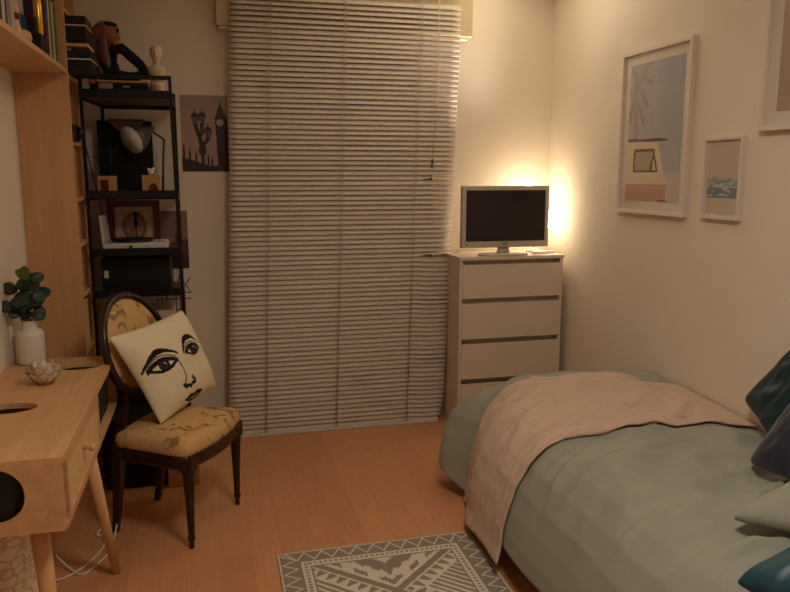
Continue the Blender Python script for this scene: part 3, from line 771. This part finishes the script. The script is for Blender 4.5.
# items on the top deck
cs = thing('storage_case', 'flat black case with a clasp behind the top rail of the rack', 'case', (-.41, 4.36, 2.02))
one('case_body', M['black'], cs, lambda q: q.box(-.575, -.285, 4.235, 4.50, 2.0005, 2.078, .004))
one('case_lid', M['tan'], cs, lambda q: q.box(-.575, -.285, 4.24, 4.50, 2.078, 2.09, .003))
one('clasp', M['silver'], cs, lambda q: q.box(-.41, -.375, 4.231, 4.2355, 2.052, 2.062, .002))
one('label_holder', M['silver'], cs, lambda q: q.box(-.53, -.46, 4.231, 4.2355, 2.045, 2.072, .002))
tag(one('pillar_candle', M['stone'], None, lambda q: q.lathe([(.036, .0), (.038, .004), (.038, .085), (.034, .089), (.01, .087)], (-.238, 4.27, 2.0005), 24)), 'ivory pillar candle inside the right end of the top rack shelf', 'candle')
BBZ = 2.0905
bu = thing('bust_figurine', 'small ivory bust figurine at right end of the rack top', 'figurine', (-.238, 4.27, BBZ))
def busty(q):
    c = (-.238, 4.27, BBZ)
    q.lathe([(.036, .0005), (.038, .008), (.03, .018), (.032, .03)], c, 24)
    q.sphere((-.238, 4.27, BBZ+.055), .042, 1.15, .8, .85); q.cyl((-.238, 4.27, BBZ+.07), (-.238, 4.266, BBZ+.125), .02, .018)
    q.sphere((-.238, 4.266, BBZ+.142), .036, .84, .95, 1.12); q.sphere((-.238, 4.230, BBZ+.138), .008, .8, 1.2, 1.4)
    q.sphere((-.238, 4.277, BBZ+.16), .037, .95, .9, .85)
o = one('bust', M['stone'], bu, busty); remesh(o, .004, 1)

# stuffed toy reclining on the case
toy = thing('plush_doll', 'brown haired plush doll in black clothes reclining on the rack top', 'soft toy', (-.45, 4.33, 2.0905))
z0 = 2.0875
def body(q):
    q.sphere((-.50, 4.34, z0+.07), .07, 1.0, .8, .95); q.sphere((-.49, 4.34, z0+.14), .055, .95, .8, 1.1)
    q.tube([(-.455, 4.30, z0+.165), (-.41, 4.28, z0+.17), (-.36, 4.285, z0+.125), (-.315, 4.29, z0+.085)], [.03, .028, .028, .026], 12)
    q.tube([(-.315, 4.29, z0+.085), (-.30, 4.29, z0+.05), (-.34, 4.275, z0+.028), (-.42, 4.27, z0+.026)], [.026, .028, .025, .022], 12)
    q.tube([(-.50, 4.36, z0+.04), (-.42, 4.38, z0+.035), (-.34, 4.38, z0+.03)], [.04, .034, .026], 12)
o = one('clothed_body', M['blackcloth'], toy, body); remesh(o, .006, 5)
def head(q):
    q.sphere((-.475, 4.31, z0+.245), .052, .95, .95, 1.05); q.sphere((-.435, 4.295, z0+.225), .022, 1.1, .9, .8); q.sphere((-.43, 4.293, z0+.245), .010)
    q.cyl((-.485, 4.33, z0+.16), (-.478, 4.315, z0+.22), .024)
    q.sphere((-.44, 4.285, z0+.19), .02, 1, .9, .9)
o = one('head', M['plushface'], toy, head); remesh(o, .005, 4)
hr = MB()
hr.sphere((-.495, 4.325, z0+.25), .064, 1.0, 1.0, 1.0)
for k in range(16):
    a = k/15; y_ = 4.235+.13*a
    hr.tube([(-.49-.02*math.sin(a*PI), y_+.02, z0+.285), (-.535, y_, z0+.24), (-.565+.01*math.sin(k), y_-.01, z0+.17), (-.555, y_-.012, z0+.10), (-.53+.02*math.cos(k*2), y_-.015, z0+.035)], [.02, .026, .028, .024, .012], 8)
    if a < .75: hr.tube([(-.49, y_+.02, z0+.26), (-.505, y_-.005, z0+.19), (-.50+.01*math.sin(k*3), y_-.012, z0+.12), (-.48, y_-.012, z0+.07)], [.014, .022, .022, .01], 8)
o = hr.build('hair', M['plush'], toy); remesh(o, .007, 3)
one('cap', M['blackcloth'], toy, lambda q: q.sphere((-.468, 4.305, z0+.29), .036, 1.1, 1, .45))
one('glasses', M['black'], toy, lambda q: [q.tube([(-.425+.002*math.cos(t), yy+.013*math.cos(t), z0+.262+.013*math.sin(t)) for t in [2*PI*i/14 for i in range(15)]], .002, 6) for yy in (4.277, 4.307)])
tag(one('cloth_flower', mat('pink_cloth', (176, 84, 76), .9, var=.3, scale=60), None, lambda q: [q.sphere((-.557+.014*math.cos(k*1.257), 4.24, 2.09+.016*math.sin(k*1.257)), .013, 1, .5, 1) for k in range(5)]+[q.cyl((-.557, 4.24, 2.001), (-.557, 4.24, 2.09), .004)]), 'small dull pink cloth flower at the left end of the rack top', 'flower')

# second deck: folder, bag, plant, pots, lamp
z = 1.495
tag(one('portfolio_folder', M['blackcloth'], None, lambda q: q.box(-.585, -.295, 4.49, 4.53, z+.0005, z+.405, .004)), 'large black folder standing upright at back of the second rack shelf', 'folder')
tag(one('leather_pouch', M['brownpaper'], None, lambda q: q.prism([(-.52, 4.44, 1.905), (-.33, 4.44, 1.905), (-.335, 4.44, 1.89), (-.40, 4.44, 1.835), (-.43, 4.44, 1.825), (-.46, 4.44, 1.835), (-.515, 4.44, 1.89)], (0, .03, 0))), 'brown leather triangle flap hanging beneath the top rack shelf', 'pouch')
pp = thing('plant_pot', 'square tan pot with dark front panel holding grass on rack', 'pot', (-.52, 4.29, z))
one('pot_body', M['tan'], pp, lambda q: q.box(-.565, -.478, 4.245, 4.335, z+.0005, z+.10, .003))
one('front_panel', M['redframe'], pp, lambda q: q.box(-.552, -.512, 4.2435, 4.2455, z+.008, z+.08))
gp = thing('grass_plant', 'dark spiky grass plant growing from the square tan pot', 'plant', (-.52, 4.29, z+.10))
def blades(q):
    r = random.Random(5)
    for k in range(46):
        a = r.uniform(0, 2*PI); L = r.uniform(.10, .20); s_ = r.uniform(.02, .09)
        c = Vector((-.52+r.uniform(-.025, .025), 4.29+r.uniform(-.025, .025), z+.095))
        d = Vector((math.cos(a)*s_, math.sin(a)*s_, L)); w_ = Vector((-math.sin(a), math.cos(a), 0))*.0035
        q.rings([[c-w_, c+w_], [c+d*.5-w_, c+d*.5+w_], [c+d*.85+Vector((0, 0, -.01))+d*Vector((.3, .3, 0)).length*.1-w_*.6, c+d*.85+w_*.6+Vector((0, 0, -.01))], [c+d-w_*.05+Vector((d.x*.3, d.y*.3, -.02)), c+d+w_*.05+Vector((d.x*.3, d.y*.3, -.02))]], False, False)
o = one('grass_blades', M['grass'], gp, blades); q = o.modifiers.new('s', 'SOLIDIFY'); q.thickness = .0008
p2 = thing('keepsake_stand', 'tan box with a dark domed emblem beside the desk lamp', 'box', (-.295, 4.27, z))
one('stand_body', M['tan'], p2, lambda q: q.box(-.342, -.248, 4.25, 4.30, z+.0005, z+.105, .003))
one('dome_emblem', M['plush'], p2, lambda q: q.prism([(-.285+.026*math.cos(t), 4.2485, z+.012+.05*math.sin(t)) for t in [PI*i/14 for i in range(15)]], (0, .002, 0)))
tag(one('seashell', M['capiz'], None, lambda q: (q.sphere((-.295, 4.275, z+.1215), .016, 1.1, .8, 1), q.sphere((-.283, 4.275, z+.1365), .010), q.sphere((-.305, 4.275, z+.134), .009))), 'pale shell lying on the tan box with the dome', 'shell')
dl = thing('desk_lamp', 'grey desk lamp with tilted dome shade on the second rack shelf', 'lamp', (-.24, 4.40, z))
one('lamp_base', M['greymetal'], dl, lambda q: q.lathe([(.055, .0005), (.058, .006), (.054, .014), (.015, .02)], (-.245, 4.42, z), 28))
one('arm', M['greymetal'], dl, lambda q: (q.tube([(-.245, 4.42, z+.015), (-.235, 4.42, z+.19), (-.225, 4.41, z+.30)], .007, 10), q.tube([(-.225, 4.41, z+.30), (-.28, 4.38, z+.34), (-.30, 4.36, z+.35)], .006, 10)))
ax = Vector((-.62, -.62, -.42)).normalized(); rot = ax.to_track_quat('Z', 'Y').to_matrix().to_4x4()
AP = Vector((-.29, 4.37, z+.355))
one('lamp_shade', M['greymetal'], dl, lambda q: q.lathe([(.012, -.02), (.018, .0), (.03, .03), (.052, .065), (.074, .12), (.080, .15), (.0785, .15), (.072, .12), (.05, .067), (.02, .035)], AP, 32, rot))
one('shade_lining', M['lampwhite'], dl, lambda q: q.lathe([(.0775, .149), (.070, .118), (.047, .07), (.02, .04)], AP, 32, rot))
one('bulb', M['lampwhite'], dl, lambda q: q.lathe([(.012, .04), (.014, .07), (.028, .10), (.024, .125), (.008, .136)], AP, 20, rot))

# third deck: red framed picture, record player
z = 1.195
rf = thing('red_picture_frame', 'dark red picture frame leaning at the back of the third rack shelf', 'framed picture', (-.41, 4.48, z))
RX0, RX1, RZ0, RZ1 = -.555, -.272, z+.0005, z+.262
one('frame', M['redframe'], rf, lambda q: (q.box(RX0, RX0+.036, 4.47, 4.495, RZ0, RZ1, .002), q.box(RX1-.036, RX1, 4.47, 4.495, RZ0, RZ1, .002), q.box(RX0+.036, RX1-.036, 4.47, 4.495, RZ0, RZ0+.032, .002), q.box(RX0+.036, RX1-.036, 4.47, 4.495, RZ1-.036, RZ1, .002)))
def oval(a, c):
    d = math.hypot((a-.5)/.34, (c-.42)/.48)
    return (124, 92, 66) if abs(d-.8) < .14 else (158, 126, 92) if d < .66 else (188, 160, 126)
painted('print', M['photo'], rf, (RX0+.036, 4.4865, RZ0+.032), (RX1-RX0-.072, 0, 0), (0, 0, RZ1-RZ0-.068), 50, 40, oval, .001)
tt = thing('record_player', 'white record player with black platter on the third rack shelf', 'record player', (-.40, 4.33, z))
one('player_body', M['ceramic'], tt, lambda q: q.box(-.56, -.225, 4.225, 4.455, z+.0005, z+.042, .012))
one('lid', M['ceramic'], tt, lambda q: q.prism([(-.558, 4.23, z+.02), (-.543, 4.23, z+.02), (-.556, 4.23, z+.19), (-.570, 4.23, z+.19)], (0, .22, 0)))
one('platter', M['black'], tt, lambda q: q.lathe([(.108, .0425), (.11, .046), (.11, .056), (.104, .058), (.005, .058)], (-.415, 4.345, z), 40))
one('tonearm', M['black'], tt, lambda q: (q.tube([(-.40, 4.41, z+.045), (-.40, 4.405, z+.12)], .004, 8), q.tube([(-.40, 4.405, z+.12), (-.396, 4.40, z+.20)], .011, 10)))
one('control_knob', M['silver'], tt, lambda q: [q.lathe([(.012, .0425), (.012, .056), (.008, .058)], (xx, 4.26, z), 16) for xx in (-.26, -.245)])
one('front_knob', M['black'], tt, lambda q: q.cyl((-.415, 4.226, z+.022), (-.415, 4.216, z+.022), .008, seg=14))
# fourth deck
z = .975
bb = thing('storage_box', 'large black storage box filling the fourth rack shelf', 'box', (-.40, 4.37, z))
one('box_body', M['black'], bb, lambda q: q.box(-.572, -.215, 4.225, 4.50, z+.0005, z+.178, .004))
one('paper_tag', M['linen'], bb, lambda q: q.box(-.560, -.538, 4.222, 4.2255, z+.075, z+.115))
z = .46
tag(one('storage_box', M['white'], None, lambda q: q.box(-.56, -.21, 4.235, 4.50, z+.0005, z+.40, .004)), 'white box on the rack seen just right of the chair back', 'box')
# on the floor beneath the rack
sbx = thing('floor_crate', 'black crate on the floor under the rack behind the chair', 'crate', (-.42, 4.33, 0))
one('crate_body', M['black'], sbx, lambda q: q.box(-.56, -.22, 4.23, 4.50, .0005, .30, .006))
one('crate_rim', M['greymetal'], sbx, lambda q: q.box(-.565, -.215, 4.226, 4.504, .30, .312, .003))
tag(one('speaker_box', M['blackcloth'], None, lambda q: q.box(-.56, -.26, 3.84, 4.10, .0005, .36, .006)), 'black cloth covered cube on the floor just behind the chair legs', 'speaker')
tag(one('cardboard_box', M['tan'], None, lambda q: q.box(-.255, -.10, 3.80, 4.0, .0005, .10, .003)), 'low tan cardboard box on the floor behind the chair', 'box')

# ------------------------------------------------------------------ chair
ca_ = thing('upholstered_chair', 'antique mahogany chair with oval back and gold damask seat', 'chair', (-.180, 3.403, 0), R(-28)); ca_.scale = (1.04, 1.05, 1.02)
SZ = .42
# seat outline (local x forward, y sideways)
def seat_outline(g=0., n=64):
    pts = []
    P = [(.175, -.235), (.205, -.15), (.215, 0), (.205, .15), (.175, .235)]
    ctrl = [(-.165, -.195), (0, -.222), (.165, -.24), (.195, -.17), (.212, -.08), (.217, 0), (.212, .08), (.195, .17), (.165, .24), (0, .222), (-.165, .195), (-.178, .1), (-.18, 0), (-.178, -.1)]
    n2 = len(ctrl)
    for i in range(n2):
        a, b_, c, d = [Vector((*ctrl[(i+k-1) % n2], 0)) for k in range(4)]
        for k in range(6):
            t = k/6; pts.append(.5*((2*b_)+(c-a)*t+(2*a-5*b_+4*c-d)*t*t+(3*b_-a-3*c+d)*t**3))
    return [p*(1+g) for p in pts]
so = seat_outline()
def rail(q):
    prof = [(-.0, SZ), (.01, SZ-.004), (.012, SZ-.018), (.004, SZ-.026), (.008, SZ-.05), (.002, SZ-.062), (-.03, SZ-.062), (-.03, SZ)]
    rr = []
    for off, zz in prof+[prof[0]]:
        rr.append([Vector((p.x+p.normalized().x*off, p.y+p.normalized().y*off, zz)) for p in so])
    q.rings(rr, True, False)
one('seat_rail', M['mahog'], ca_, rail, local=True)
def cush(q):
    rr = []
    for s_, zz in ((1.0, SZ-.012), (1.025, SZ+.006), (1.03, SZ+.022), (1.01, SZ+.042), (.95, SZ+.058), (.8, SZ+.068), (.5, SZ+.074), (.2, SZ+.076), (.02, SZ+.076)):
        rr.append([Vector((p.x*s_, p.y*s_, zz)) for p in so])
    q.rings(rr)
def damask(name):
    m, nt, pb = new_mat(name)
    tc = nt.nodes.new('ShaderNodeTexCoord')
    n = nt.nodes.new('ShaderNodeTexNoise'); n.inputs['Scale'].default_value = 13; n.inputs['Detail'].default_value = 1.5; n.inputs['Distortion'].default_value = 1.4
    nt.links.new(tc.outputs['Object'], n.inputs['Vector'])
    r = nt.nodes.new('ShaderNodeValToRGB'); r.color_ramp.elements[0].position = .55; r.color_ramp.elements[1].position = .63
    r.color_ramp.elements[0].color = (*lin((204, 160, 104)), 1); r.color_ramp.elements[1].color = (*lin((142, 108, 64)), 1)
    nt.links.new(n.outputs['Fac'], r.inputs[0]); nt.links.new(r.outputs[0], pb.inputs['Base Color']); pb.inputs['Roughness'].default_value = .75
    return m
M['damask'] = damask('gold_damask_pattern')
one('seat_cushion', M['damask'], ca_, cush, local=True)
for y in (-.212, .212):
    def fl(q):
        c = (.172, y, 0)
        q.box(.172-.027, .172+.027, y-.027, y+.027, SZ-.075, SZ-.002, .004)
        prof = [(.009, .0), (.011, .004), (.010, .03), (.013, .034), (.0165, .042), (.0165, .05), (.013, .056), (.0135, .07), (.0185, .22), (.0235, .318), (.025, .326), (.021, .332), (.027, .338), (.027, .346)]
        rr = []
        for r, zz in prof:
            rr.append([Vector((.172+r*(1-(.09 if (k % 4 == 0 and .06 < zz < .32) else 0))*math.cos(2*PI*k/32), y+r*(1-(.09 if (k % 4 == 0 and .06 < zz < .32) else 0))*math.sin(2*PI*k/32), zz)) for k in range(32)])
        q.rings(rr)
    one('front_leg', M['mahog'], ca_, fl, local=True)
for s_ in (-1, 1):
    def blg(q):
        rr = []
        for x, y, zz, r in ((-.222, .165*s_, 0, .013), (-.205, .168*s_, .1, .015), (-.185, .175*s_, .25, .019), (-.172, .178*s_, .40, .022), (-.17, .176*s_, .44, .02), (-.165, .155*s_, .50, .016), (-.160, .135*s_, .58, .015), (-.165, .125*s_, .645, .014)):
            rr.append([Vector((x+r*a, y+r*b_, zz)) for a, b_ in ((-1, -1), (1, -1), (1, 1), (-1, 1))])
        q.rings(rr); 
        for f in q.bm.faces: f.smooth = False
    one('rear_leg', M['mahog'], ca_, blg, local=True, bevel=.004)
# oval back: leaning and gently concave
BCZ, BHW, BHH = .825, .216, .218
def bp(u, w, off):   # u lateral, w vertical around the oval centre
    return Vector((-.205-.20*w+.55*u*u+off, u, BCZ+w))
def ring_frame(q):
    rr = []
    N = 56
    for k in range(N):
        t = 2*PI*k/N; c, s_ = math.cos(t), math.sin(t); r = []
        for dr_, off in ((-.022, .006), (-.014, .017), (0, .021), (.010, .014), (.014, .0), (.010, -.012), (-.010, -.014), (-.022, -.006)):
            r.append(bp((BHW+dr_)*c, (BHH+dr_)*s_, off))
        rr.append(r)
    q.rings(rr+[rr[0]], True, False)
    bmesh.ops.remove_doubles(q.bm, verts=q.bm.verts[:], dist=1e-5)
one('back_frame', M['mahog'], ca_, ring_frame, local=True)
def pad(q):
    rr = []
    for s_, off in ((.0, -.02), (.6, -.016), (.92, -.008), (.93, .002), (.86, .016), (.6, .026), (.3, .03), (.02, .031)):
        rr.append([bp(max(.005, s_)*BHW*math.cos(2*PI*k/48), max(.005, s_)*BHH*math.sin(2*PI*k/48), off) for k in range(48)])
    q.rings(rr)
one('back_pad', M['damask'], ca_, pad, local=True)

# ------------------------------------------------------------------ cushions
def pillow_mesh(BL, BR, TR, TL, tf, tb, n=60, col=None, wr=.006, seed=1, pinch=.06, rnd_=.09):
    BL, BR, TR, TL = map(Vector, (BL, BR, TR, TL))
    nrm = ((BR-BL).cross(TL-BL)).normalized()
    bm = bmesh.new(); lay = bm.loops.layers.float_color.new('Col') if col else None
    def base(u, v):
        px_, py_ = 2*u-1, 2*v-1; kk = 1-rnd_*abs(px_*py_)**4
        u = (px_*kk+1)/2; v = (py_*kk+1)/2
        u2 = u+(.5-u)*pinch*(math.sin(PI*v))*abs(2*u-1)**2; v2 = v+(.5-v)*pinch*math.sin(PI*u)*abs(2*v-1)**2
        return BL*(1-u2)*(1-v2)+BR*u2*(1-v2)+TR*u2*v2+TL*(1-u2)*v2
    def prof(u, v): return (max(0, 1-abs(2*u-1)**2.4)*max(0, 1-abs(2*v-1)**2.4))**.55
    sides = []
    for sgn, th in ((1, tf), (-1, tb)):
        vs = []
        for i in range(n+1):
            row = []
            for j in range(n+1):
                u, v = i/n, j/n; h = prof(u, v)
                w = wr*noise.noise((u*4+seed, v*4, sgn*3.))*h*2+wr*.7*noise.noise((u*11+seed, v*7, 5))*h
                # puckers running out from the corners
                dc = min(math.hypot(u-a, v-c) for a in (0, 1) for c in (0, 1))
                w += wr*.6*math.sin(math.atan2(v-.5, u-.5)*18)*max(0, 1-dc*3)*h
                row.append(bm.verts.new(base(u, v)+nrm*(sgn*(th*h)+w)))
            vs.append(row)
        for i in range(n):
            for j in range(n):
                f = bm.faces.new((vs[i][j], vs[i+1][j], vs[i+1][j+1], vs[i][j+1]) if sgn > 0 else (vs[i][j], vs[i][j+1], vs[i+1][j+1], vs[i+1][j])); f.smooth = True
                if col:
                    c = (*lin(col((i+.5)/n, (j+.5)/n) if sgn > 0 else col(-1, -1)), 1)
                    for l in f.loops: l[lay] = c
    bmesh.ops.remove_doubles(bm, verts=bm.verts[:], dist=.0002)
    return bm
def pillow(name, label, m, corners, tf=.07, tb=.05, n=44, parent=None, col=None, **k):
    bm = pillow_mesh(*corners, tf, tb, n, col, **k)
    me = bpy.data.meshes.new(name); c = sum((Vector(q) for q in corners), Vector())/4
    bm.transform(Matrix.Translation(-c)); bm.to_mesh(me); bm.free(); me.materials.append(m)
    o = bpy.data.objects.new(name, me); COL.objects.link(o); o.location = c
    return tag(o, label, 'cushion')
def cl(x, y, zz):
    v = wm(ca_) @ Vector((x, y, zz)); return tuple(v)
def face(a, c):
    base = (226, 212, 178); ink = (34, 30, 30); gr = (120, 108, 96)
    if a < 0: return base
    x, y = a, c
    col = base
    for ex, ey, rx, ry in ((.24, .545, .16, .075), (.68, .565, .12, .068)):
        dx, dy = (x-ex)/rx, (y-ey)/ry
        d = math.hypot(dx, dy)
        lid = abs(dy-(.75*(1-dx*dx))) 
        if abs(dx) < 1.12 and lid < .34: col = ink
        if abs(dx) < 1.0 and abs(dy+.75*(1-dx*dx)) < .24: col = ink
        if abs(dx) < 1.05 and abs(dy-(1.35*(1-.6*dx*dx))) < .14: col = gr
        if math.hypot((x-ex-.01)/.062, (y-ey)/.062) < 1: col = ink
        if math.hypot((x-ex-.03)/.014, (y-ey-.018)/.014) < 1: col = base
        if .5 < math.hypot((x-ex-.01)/.052, (y-ey)/.052) < .72: col = (78, 66, 60)
        by = ey+.15-.07*dx*dx+.02*dx
        if abs(dx) < 1.35 and abs(y-by) < .027*(1.25-abs(dx)*.55): col = ink
    x += .22; y += .035
    if poly_d(x, y, [(.64, .58), (.645, .46), (.645, .38), (.595, .29)]) < .010: col = gr
    if poly_d(x, y, [(.575, .295), (.595, .262), (.63, .272), (.66, .245), (.70, .272), (.735, .262), (.75, .30)]) < .019: col = ink
    if seg_d(x, y, .735, .30, .73, .33) < .02: col = (90, 78, 70)
    lx, ly = (x-.70)/.15, (y-.125)/.075
    up = .55*(1-lx*lx)-.28*math.exp(-(lx/.22)**2); dn = -.85*(1-lx*lx)
    if abs(lx) < 1 and dn < ly < up: col = ink if ly > -.02 or ly < -.55*(1-lx*lx) or abs(lx) > .55 else (150, 134, 120)
    if abs(lx) < 1 and abs(ly) < .08: col = ink
    return col
pillow('face_cushion', 'cream cushion printed with a woman face leaning on the oval backed chair', M['print'],
       (cl(-.012, -.108, .492), cl(-.01, .40, .522), cl(-.10, .265, .935), cl(-.155, -.23, .905)), .085, .028, 110, col=face, wr=.005, rnd_=.02)

# ------------------------------------------------------------------ rug
rug_x0, rug_x1, rug_y0, rug_y1 = .225, 1.085, 1.62, 2.96
def rugc(a, c):
    X_, Y_ = a*.86, c*1.34
    d = min(X_, .86-X_, Y_, 1.34-Y_)
    L = (214, 202, 182); D = (146, 132, 118)
    e = [X_, .86-X_, Y_, 1.34-Y_]; k = e.index(d); s_ = Y_ if k < 2 else X_
    if d < .006: return L
    if d < .088:
        tri = abs(((s_/.075) % 1)*2-1)*.06+.014
        return L if abs(d-tri) < .0065 else D
    if d < .094: return L
    if d < .118: return D if ((s_/.022) % 1 > .45 and .099 < d < .113) else L
    if d < .126: return L
    if d < .134: return D
    x, y = X_-.43, Y_-.67
    # interior: stepped diamonds crossed by diagonal bands
    st = .012
    xs, ys = round(x/st)*st, round(y/st)*st
    per = .56
    yy = ((y+.28) % per)-.28
    p = abs(x)/.30+abs(yy)/.28
    if abs(p-1) < .075: return D
    if p < 1:
        q = abs(xs)/.30+abs(round(yy/st)*st)/.28
        saw = .09*abs(((x/.05) % 1)*2-1)
        if q < .22: return L
        if q < .5+saw: return D
        if abs(q-.78) < .06 and (int(abs(x)/.045) % 2 == 0): return D
        return L
    f = (abs(x)/.30-abs(yy)/.28)
    w_ = (p-1.08)
    t_ = (abs(f)/.24) % 1
    if .04 < w_ < .27 and abs(t_-.5) < .36*(1-(w_-.04)/.26)+.05: return D
    return L if w_ < .34 else (D if ((x+yy)/.04 % 1) < .6 else L)
tag(painted('rug', M['rug'], None, (rug_x0, rug_y0, .0045), (.86, 0, 0), (0, 1.34, 0), 240, 370, rugc, .004, (150, 136, 118)), 'grey and cream geometric patterned rug on the floor beside the bed', 'rug')

# ------------------------------------------------------------------ bed
bd = thing('bed', 'single bed along the right wall under the sage duvet', 'bed', (1.75, 2.3, 0))
one('bed_base', M['bedbase'], bd, lambda q: q.box(1.27, 2.185, 1.15, 3.22, .03, .26, .01))
one('mattress', M['mattress'], bd, lambda q: q.box(1.31, 2.185, 1.15, 3.36, .26, .455, .03))
for x in (1.36, 2.13):
    for y in (1.22, 3.27): one('leg', M['mahog'], bd, lambda q: q.cyl((x, y, 0), (x, y, .03), .022, .026, 14))
prof = [(0, 0), (.06, -.006), (.13, -.035), (.20, -.09), (.255, -.17), (.285, -.26), (.305, -.35), (.312, -.43), (.325, -.485)]
cum = [0]
for a, c in zip(prof, prof[1:]): cum.append(cum[-1]+math.hypot(c[0]-a[0], c[1]-a[1]))
def pr(d):
    if d <= 0: return 0., 0.
    for i in range(len(prof)-1):
        if d <= cum[i+1]:
            t = (d-cum[i])/(cum[i+1]-cum[i]); return prof[i][0]+(prof[i+1][0]-prof[i][0])*t, prof[i][1]+(prof[i+1][1]-prof[i][1])*t
    e = d-cum[-1]; return prof[-1][0]+.1*e, prof[-1][1]-e
DMAX = cum[-1]
CRX, CRY = 1.405, 3.27     # crest lines
def cloth(X_, Y_, off=0.):
    """cloth coordinates: beyond CRX (left) and CRY (foot) the sheet turns down"""
    CRX_ = CRX+.10*math.exp(-((Y_-3.25)/.22)**2)
    a = max(0, CRX_-X_); b_ = max(0, Y_-CRY)
    d = max(a, b_) if (a > 0 and b_ > 0) else a+b_
    hyp = math.hypot(a, b_) or 1
    r, dz = pr(d)
    ux, uy = -a/hyp, b_/hyp
    bulge = 1+.28*(1 if (a > 0 and b_ > 0) else 0)*min(a, b_)/max(a, b_, 1e-6)
    x = (X_ if a == 0 else CRX_)+ux*r*bulge; y = (Y_ if b_ == 0 else CRY)+uy*r*bulge
    top = .548+.03*max(0, min(1, (Y_-2.5)/.7))*max(0, min(1, (X_-1.35)/.5))+.016*max(0, min(1, (Y_-3.15)/.12))
    k = max(0, 1-d/.35)
    # slow swells and long creases
    w = .018*noise.noise((X_*2.2, Y_*2.0, 1))*(.5+.5*k)
    cr = noise.noise((X_*1.1+Y_*2.8, Y_*5.0-X_*2.4, 4)); w += .026*(1-min(1, abs(cr)*4))*k
    cr2 = noise.noise((X_*2.5-Y_*.8, Y_*9.0+X_*1.5, 9)); w += .016*(1-min(1, abs(cr2)*4))*k
    cr3 = noise.noise((X_*4+Y_*3, Y_*12.0-X_*3, 14)); w += .007*(1-min(1, abs(cr3)*3))*k
    w *= max(0, min(1, (2.2-X_)/.22))
    fold = .007*math.sin((Y_ if a >= b_ else X_)*11+2*noise.noise((X_*2, Y_*2, 3)))*min(1, d/.4)*(1 if d > 0 else 0)
    p = Vector((x, y, top+dz))
    n = Vector((ux*min(1, d*3.4), uy*min(1, d*3.4), max(.12, 1-d*2.6))).normalized()
    return p+n*(w+off)+Vector((ux, uy, 0))*fold
def duv(u, v):
    X_ = 2.195-u*(2.195-CRX+DMAX-.07); Y_ = 1.2+v*(CRY-1.2+DMAX-.05)
    p = cloth(X_, Y_); p.x = min(p.x, 2.20); p.z = max(p.z, .02); return p
o = one('duvet', M['duvet'], None, lambda q: q.grid(duv, 150, 220))
q = o.modifiers.new('s', 'SOLIDIFY'); q.thickness = .012; q.offset = -1
tag(o, 'sage grey rumpled duvet covering the bed and hanging to the floor', 'duvet')
def run(u, v):
    X_ = 2.195-u*(2.195-CRX+DMAX-.0+.0)
    s_ = max(0, (u-.55)/.45)
    y0 = 2.575-.075*max(0, 1-u/.5)**2+.012*math.sin(u*9)-.02*s_
    y1 = 3.07+.20*math.sin(min(1, u/.62)*PI/2)-.02*s_
    Y_ = y0+(y1-y0)*v
    # keep the panel on the left slope only (slightly past the foot crest)
    p = cloth(X_, Y_, .014+.004*noise.noise((X_*9, Y_*30, 2)))
    p.x = min(p.x, 2.20); p.z = max(p.z, .03); return p
o = one('bed_runner', M['runner'], None, lambda q: q.grid(run, 130, 80))
q = o.modifiers.new('s', 'SOLIDIFY'); q.thickness = .007; q.offset = 0
tag(o, 'dusty pink quilted throw laid across the foot of the bed', 'throw')

pillow('cushion', 'dark teal cushion propped against the right wall, farthest on the bed', M['teal'], ((2.15, 2.57, .665), (2.01, 2.22, .61), (2.12, 1.96, .93), (2.18, 2.25, 1.06)), .02, .05, 40, wr=.010, seed=3)
pillow('cushion', 'navy velvet cushion between the teal cushion and the grey pillow', M['navy'], ((1.79, 2.10, .60), (1.84, 1.80, .60), (2.05, 1.84, .86), (2.02, 2.10, .88)), .05, .05, 40, wr=.008, seed=8)
pillow('pillow', 'grey green pillow lying on the duvet, its corner near the photo edge', M['duvet'], ((1.44, 1.76, .59), (1.62, 1.50, .62), (2.10, 1.60, .68), (2.00, 1.88, .675)), .09, .02, 44, wr=.010, seed=12)
pillow('cushion', 'glossy teal cushion in the lower right corner of the photo', M['teal2'], ((1.23, 1.47, .585), (1.30, 1.22, .60), (1.80, 1.22, .66), (1.66, 1.51, .68)), .08, .035, 44, wr=.010, seed=21)

# ------------------------------------------------------------------ light
def light(name, kind, loc, energy, col, size=.1, rot=(0, 0, 0), **k):
    l = bpy.data.lights.new(name, kind); l.energy = energy; l.color = col
    if kind == 'AREA': l.size = size
    elif kind == 'POINT': l.shadow_soft_size = size
    for a, v in k.items(): setattr(l, a, v)
    o = bpy.data.objects.new(name, l); COL.objects.link(o); o.location = loc; o.rotation_euler = rot
    return o
light('ambient_fill_light', 'AREA', (.75, 1.3, 2.74), 26.5, (1, .90, .77), .5)  # unseen area light added as soft ambient fill, no fixture modelled
light('added_bounce_spot', 'SPOT', (2.005, 4.43, 1.545), 225, (1, .91, .79), rot=Vector((-.50, -.45, 1)).to_track_quat('-Z', 'Y').to_euler(), spot_size=R(82), spot_blend=1., shadow_soft_size=.04)  # added spot bouncing off the ceiling to widen the globe lamp's glow
w = bpy.data.worlds.new('night'); S.world = w; w.use_nodes = True
w.node_tree.nodes['Background'].inputs[0].default_value = (.02, .025, .04, 1); w.node_tree.nodes['Background'].inputs[1].default_value = .2

# ------------------------------------------------------------------ camera
cam = bpy.data.cameras.new('camera'); cam.sensor_width = 36; cam.lens = 740/790*36; cam.clip_start = .02
co = bpy.data.objects.new('camera', cam); COL.objects.link(co)
co.location = (0, 0, 1.6); co.rotation_euler = (PI/2-math.atan(121/740), 0, R(-14.07))
S.camera = co
S.view_settings.view_transform = 'Standard'; S.view_settings.look = 'None'; S.view_settings.exposure = -.1; S.view_settings.gamma = 1
S.view_settings.use_curve_mapping = False
